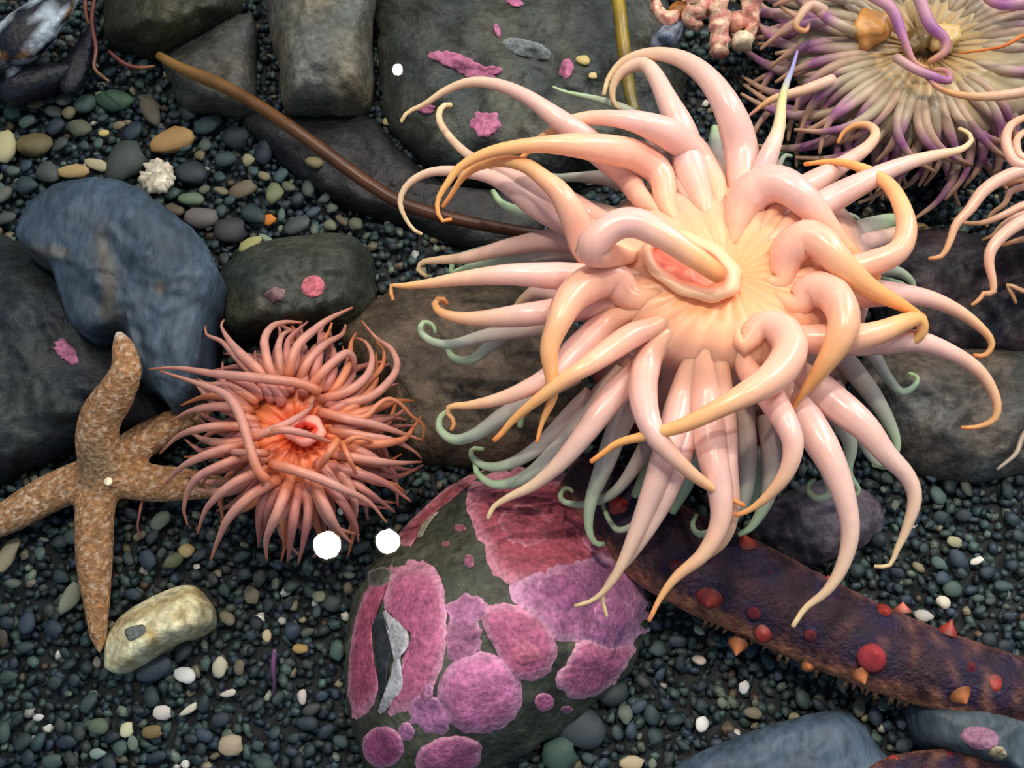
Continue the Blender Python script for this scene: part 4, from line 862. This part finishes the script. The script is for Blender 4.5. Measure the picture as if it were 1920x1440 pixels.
# ------------------------------------------------------------------ sea cucumbers
def cucumber(name, label, pts, widths, zc, paps, fringe=True, seed=0):
    Q = catmull(pairs(pts), 70); t = np.linspace(0, 1, 70)
    X = np.array([at(q[0], q[1], zc) for q in Q]); w = np.interp(t, np.linspace(0, 1, len(widths)), widths)
    rad = np.array([.5*wi*scale_at(q[0], q[1], zc) for wi, q in zip(w, Q)])
    V, F, ring, ca = tube_geo(X, rad, 36, .72)
    base = X.mean(0)*np.array([1, 1, 0]); e = empty(name, base); tag(e, label, 'sea cucumber')
    C = []; V2 = V.copy()
    for i, q in enumerate(V):
        px, py = proj(q); up = ca[i]
        d = min([math.hypot(px-a, py-b)/max(16, r*1.5) for a, b, r, _ in paps]+[9])
        n1 = nz(px, py, 26, seed); side = min(1, max(0, (.66-up)/.4+.7*n1))*(1 if py > np.interp(px, Q[:, 0], Q[:, 1]) else .45)
        c = np.array(lin((46, 20, 32)))*(1+.9*n1); dk = max(0, min(1, 1.9-d))*.9
        c = c*(1-dk)+np.array(lin((26, 14, 48)))*dk
        side = max(side, min(1, max(0, 3*(nz(px, py, 34, 6.)-.12)))*.45*min(1, max(0, (px-1560)/160)))
        C.append(c*(1-side)+np.array(lin((166, 112, 84)))*side*(.8+.7*nz(px, py, 8, 2)))
        V2[i] = q+np.array([0, 0, 1])*.0015*n1
    mk('body', V2, F, M_MAROON, e, cols=np.clip(np.array(C), 0, 1))
    for a, b, r, (cc, dx, dy) in paps:
        # a papilla: a cone standing on the skin, leaning towards (dx, dy)
        j = int(np.argmin(np.hypot(Q[:, 0]-a, Q[:, 1]-b))); off = np.hypot(Q[j][0]-a, Q[j][1]-b)/(w[j]*.5)
        zt = zc+.72*rad[j]*math.sqrt(max(0, 1-min(1, off)**2))
        n = 9; tt = np.linspace(0, 1, n); L_ = r*1.5
        s = scale_at(a, b, zt)
        dirv = RT*dx-UPV*dy*np.array([0, 1, 0]); hgt = 1.3*r*s*(1 if dx == dy == 0 else .45)
        p0 = at(a, b, zt-.002); P = np.array([p0+dirv*L_*s*u+np.array([0, 0, hgt*u]) for u in tt])
        r *= 1.2; rr = r*s*np.array([1.05, .97, .84, .70, .56, .43, .30, .18, .07])
        V, F, ring, _ = tube_geo(P, rr, 12)
        cl = np.array([ramp(R((0, tuple(int(v*.55) for v in cc)), (.5, cc), (1, cc)), u) for u in tt])[ring]
        mk('papilla', V, F, M_PAP, e, cols=cl)
    if fringe:
        VV = []; FF = []; nv = 0
        for i in range(90):
            j = random.randrange(24, 69); q = Q[j]; tx, ty = Q[min(69, j+1)]-Q[j-1]; l = math.hypot(tx, ty); nx, ny = -ty/l, tx/l
            if ny < 0: nx, ny = -nx, -ny
            o_ = w[j]*.5*random.uniform(.86, 1.0); a = (q[0]+nx*o_, q[1]+ny*o_); b = (a[0]+nx*random.uniform(8, 16)+random.uniform(-6, 6), a[1]+ny*random.uniform(8, 16))
            P = np.array([at(*a, zc*.75), at((a[0]+b[0])/2, (a[1]+b[1])/2, zc*.6), at(*b, zc*.45)]); s = scale_at(*a, zc)
            V, F, _, _ = tube_geo(P, np.array([4.5, 3.5, 2.5])*s, 6); VV.append(V); FF += [tuple(x+nv for x in f) for f in F]; nv += len(V)
        o = mk('tube_feet', np.vstack(VV), FF, M_MAROON, e, cols=np.tile(lin((176, 124, 88)), (nv, 1))); o['kind'] = 'stuff'; o['label'] = 'tan fringe of tube feet'
    return e
RD, ORG, DR = (160, 56, 44), (190, 116, 66), (104, 36, 44)
cucumber('sea_cucumber', 'dark maroon sea cucumber with red and orange cones beside the pink rock',
         '1085 880 1150 945 1225 1010 1310 1060 1400 1100 1500 1150 1600 1196 1700 1236 1800 1268 1960 1312', [110, 150, 176, 180, 176, 168, 160, 150, 140, 130], .028,
         [(1330, 1122, 21, (RD, -.2, .6)), (1441, 1075, 12, (DR, 0, 0)), (1414, 1148, 12, (DR, 0, 0)), (1432, 1187, 15, (RD, 0, .2)), (1520, 1190, 12, (DR, 0, 0)), (1655, 1152, 17, (RD, 0, 0)), (1634, 1231, 25, ((168, 58, 64), 0, 0)),
          (1775, 1190, 18, (RD, .35, -1)), (1816, 1252, 15, (DR, 0, 0)), (1612, 1262, 16, (ORG, .2, 1)), (1384, 1206, 16, (ORG, -.3, 1.1)), (1800, 1302, 19, (ORG, .2, .7)), (1395, 1022, 22, (RD, 0, -.6)),
          (1692, 1146, 14, ((190, 104, 84), 0, -.8)), (1862, 1288, 20, (RD, 0, .2)), (1898, 1242, 13, (RD, 0, -.3)), (1160, 950, 20, (RD, 0, 0)), (1552, 1092, 15, (RD, 0, -.5)), (1268, 1060, 12, (DR, 0, 0)), (1516, 1248, 12, (ORG, 0, .4)), (1236, 960, 14, (RD, 0, 0))], seed=2)
cucumber('sea_cucumber', 'second maroon sea cucumber cut off by the bottom edge near the blue slab',
         '1600 1520 1680 1475 1780 1462 1880 1470 1990 1490', [80, 110, 112, 110, 100], .022,
         [(1680, 1428, 14, (RD, 0, -.3)), (1905, 1428, 15, ((206, 90, 60), .2, -.8)), (1780, 1420, 10, (DR, 0, 0)), (1610, 1470, 10, (RD, 0, 0))], fringe=False, seed=5)

# ------------------------------------------------------------------ kelp, stems, small growth
def strand(name, label, cat, pts, widths, zs, col, mat, n=50, k=10, flat=1.0, group=None, var=.25):
    Q = catmull(pairs(pts), n); t = np.linspace(0, 1, n); zc = np.interp(t, np.linspace(0, 1, len(zs)), zs)
    X = np.array([at(q[0], q[1], z) for q, z in zip(Q, zc)]); w = np.interp(t, np.linspace(0, 1, len(widths)), widths)
    rad = np.array([.5*wi*scale_at(q[0], q[1], z) for wi, q, z in zip(w, Q, zc)])
    V, F, ring, _ = tube_geo(X, rad, k, flat); base = X[0]
    C = np.array([ramp(R(*col), t[i])*(1+var*nz(Q[i][0], Q[i][1], 30)) for i in range(n)])[ring]
    return tag(mk(name, V, F, mat, origin=base, cols=C), label, cat, group)
strand('kelp_stem', 'long brown kelp stem slanting down to the peach anemone', 'seaweed', '298 104 340 128 420 162 500 208 580 264 640 308 700 350 760 384 850 410 950 430 1060 446', [16, 26, 24, 24, 26, 26, 26, 24, 22, 20], [.030, .042, .048, .046, .040, .036, .030], ((0, (150, 114, 60)), (.2, (118, 78, 38)), (.45, (82, 48, 24)), (1, (66, 32, 18))), M_KELP)
strand('yellow_stem', 'yellow olive seaweed stem standing behind the arched tentacles', 'seaweed', '1152 -20 1160 10 1166 60 1173 120 1182 180 1192 214', [24, 26, 26, 24, 22], [.05, .05, .046, .04, .036], ((0, (156, 132, 34)), (.5, (140, 116, 36)), (1, (112, 104, 52))), M_KELP, n=24)
for pts, lb in (('178 -10 172 40 180 90 176 125 188 140 204 152', 'longest red seaweed strand beside the mussels, bent at its lower end'), ('204 96 222 112 238 122 262 127 290 124', 'short rusty seaweed strand pointing at the kelp stem end'), ('160 -10 160 20 166 44', 'small red seaweed strand at the top edge')):
    strand('red_seaweed', lb, 'seaweed', pts, [7, 9, 8, 5], [.030, .030, .028, .026], ((0, (96, 46, 38)), (.6, (108, 52, 38)), (1, (168, 116, 74))), M_KELP, n=20, k=7)
strand('purple_twig', 'thin purple twig upright in the gravel left of the pink rock', 'twig', '515 1218 512 1250 514 1282 512 1305', [9, 10, 9, 7], [.010, .008, .006, .004], ((0, (120, 78, 118)), (1, (58, 44, 66))), M_KELP, n=14, k=7)
strand('pale_seaweed', 'pale thin strand hanging at the edge beside the grey brown rock', 'seaweed', '1975 760 1922 812 1905 850 1870 880', [12, 12, 10, 6], [.034, .036, .034, .030], ((0, (190, 170, 146)), (1, (170, 156, 140))), M_KELP, n=20, k=7)
strand('orange_thread', 'thin pinkish orange tuft hanging below the sea star right arm', 'seaweed', '268 930 262 962 258 988 264 1010', [5, 6, 5, 3], [.012, .010, .008, .006], ((0, (170, 110, 80)), (1, (150, 90, 100))), M_KELP, n=14, k=6)

# mussels in the corner
def mussel(label, cx, cy, L_, Wd, rot, z, seed, white, amber):
    v = lump(IV3, seed, .12, 1.2); x = v[:, 0]; taper = .62+.38*np.clip(x+.35, -1, 1)
    s = scale_at(cx, cy, z); c = at(cx, cy, z)
    q = np.stack([x*L_*s, v[:, 1]*Wd*s*taper, v[:, 2]*Wd*s*.75*taper], 1); ca, sa = math.cos(-rot), math.sin(-rot)
    q = np.stack([q[:, 0]*ca-q[:, 1]*sa, q[:, 0]*sa+q[:, 1]*ca, q[:, 2]], 1)+c
    C = []
    for p_, w_ in zip(q, v):
        n1 = noise.noise(Vector(w_*1.9)+Vector((seed, 0, 0))); n2 = noise.noise(Vector(w_*4)+Vector((0, seed, 0)))
        col = np.array(lin((20, 22, 32)))*(1+.4*math.sin(14*w_[0]))
        if n1+.3*n2 > white: col = np.array(lin((176, 186, 192)))*(1+.4*n2)
        elif n1+.3*n2 > amber: col = np.array(lin((150, 104, 48)))
        C.append(col)
    o = mk('mussel', q, [tuple(f) for f in IF3], M_SHELL, origin=c*np.array([1, 1, 0]), cols=np.clip(np.array(C), 0, 1)); tag(o, label, 'mussel'); return o
mussel('big dark mussel with white and amber worn patches in the top corner', 78, 40, 112, 58, 2.2, .030, 1.3, .10, .0)
mussel('rounded dark mussel with a pale rim at the left edge', -6, 118, 52, 62, 1.2, .022, 4.7, .32, .2)
mussel('black mussel lying under the worn white one', 70, 150, 92, 46, 2.75, .016, 7.9, .8, .62)
mussel('small blue black mussel between mussels and olive boulder', 150, 110, 90, 30, 1.75, .014, 9.1, .9, .8)

# striped snail shell and pink knobbly growth at the top
def snail():
    e = empty('sea_snail', at(1252, 66, .03)); tag(e, 'small grey striped snail shell below the pink knobbly coral', 'snail')
    v = IV3.copy(); s = scale_at(1252, 66, .035); c = at(1252, 66, .036); rot = .75
    q = v*np.array([44*s, 22*s, .007]); ca, sa = math.cos(rot), math.sin(rot); q = np.stack([q[:, 0]*ca-q[:, 1]*sa, q[:, 0]*sa+q[:, 1]*ca, q[:, 2]], 1)+c
    C = []
    for w_ in v:
        d = math.hypot(w_[0]+.25, w_[1]*.9); st = .5+.5*math.sin(d*22)
        C.append(np.array(lin((44, 48, 66)))*(1-st)+np.array(lin((132, 140, 156)))*st)
    mk('shell', q, [tuple(f) for f in IF3], M_SHELL, e, cols=np.array(C))
    q = IV2*np.array([12*s, 10*s, .004])+at(1245, 68, .043); mk('spire', q, [tuple(f) for f in IF2], M_SHELL, e, cols=np.tile(lin((120, 136, 156)), (len(q), 1)))
snail()
def coral():
    e = empty('knobbly_coral', at(1350, 20, 0)*np.array([1, 1, 0])); tag(e, 'pink knobbly branching coral at the top behind the peach anemone', 'coral')
    for pts, ws, nm in (('1340 -30 1346 20 1350 60 1346 102', [52, 44, 36, 40], 'branch'), ('1420 -30 1405 15 1412 45 1402 62', [46, 40, 28, 20], 'branch'), ('1300 -20 1310 12 1292 34 1312 50', [44, 44, 34, 22], 'branch'), ('1222 -20 1230 14 1246 34 1270 28 1290 10', [14, 18, 24, 22, 28], 'branch')):
        Q = catmull(pairs(pts), 26); t = np.linspace(0, 1, 26); X = np.array([at(q[0], q[1], .05-.012*u) for q, u in zip(Q, t)])
        w = np.interp(t, np.linspace(0, 1, len(ws)), ws); rad = np.array([.5*wi*scale_at(q[0], q[1], .05) for wi, q in zip(w, Q)])
        V, F, ring, _ = tube_geo(X, rad, 16)
        for i in range(len(V)): V[i] = V[i]+.0022*np.array(noise.noise_vector(Vector(V[i]*260)))
        C = [np.array(lin((204, 132, 122)))*(1-h)+np.array(lin((226, 196, 160)))*h for h in [min(1, max(0, .35+1.4*noise.noise(Vector(q*330)))) for q in V]]
        mk(nm, V, F, M_SHELL, e, cols=np.array(C))
    for i, (x, y, c) in enumerate(((1275, 22, (158, 102, 46)), (1378, 42, (212, 150, 130)), (1325, 10, (170, 92, 74)), (1392, 78, (206, 190, 160)))):
        s = scale_at(x, y, .04); q = lump(IV2, i*3., .4, 1.6)*np.array([22*s, 18*s, .006])+at(x, y, .040); mk('knob', q, [tuple(f) for f in IF2], M_SHELL, e, cols=np.tile(lin(c), (len(q), 1)))
coral()
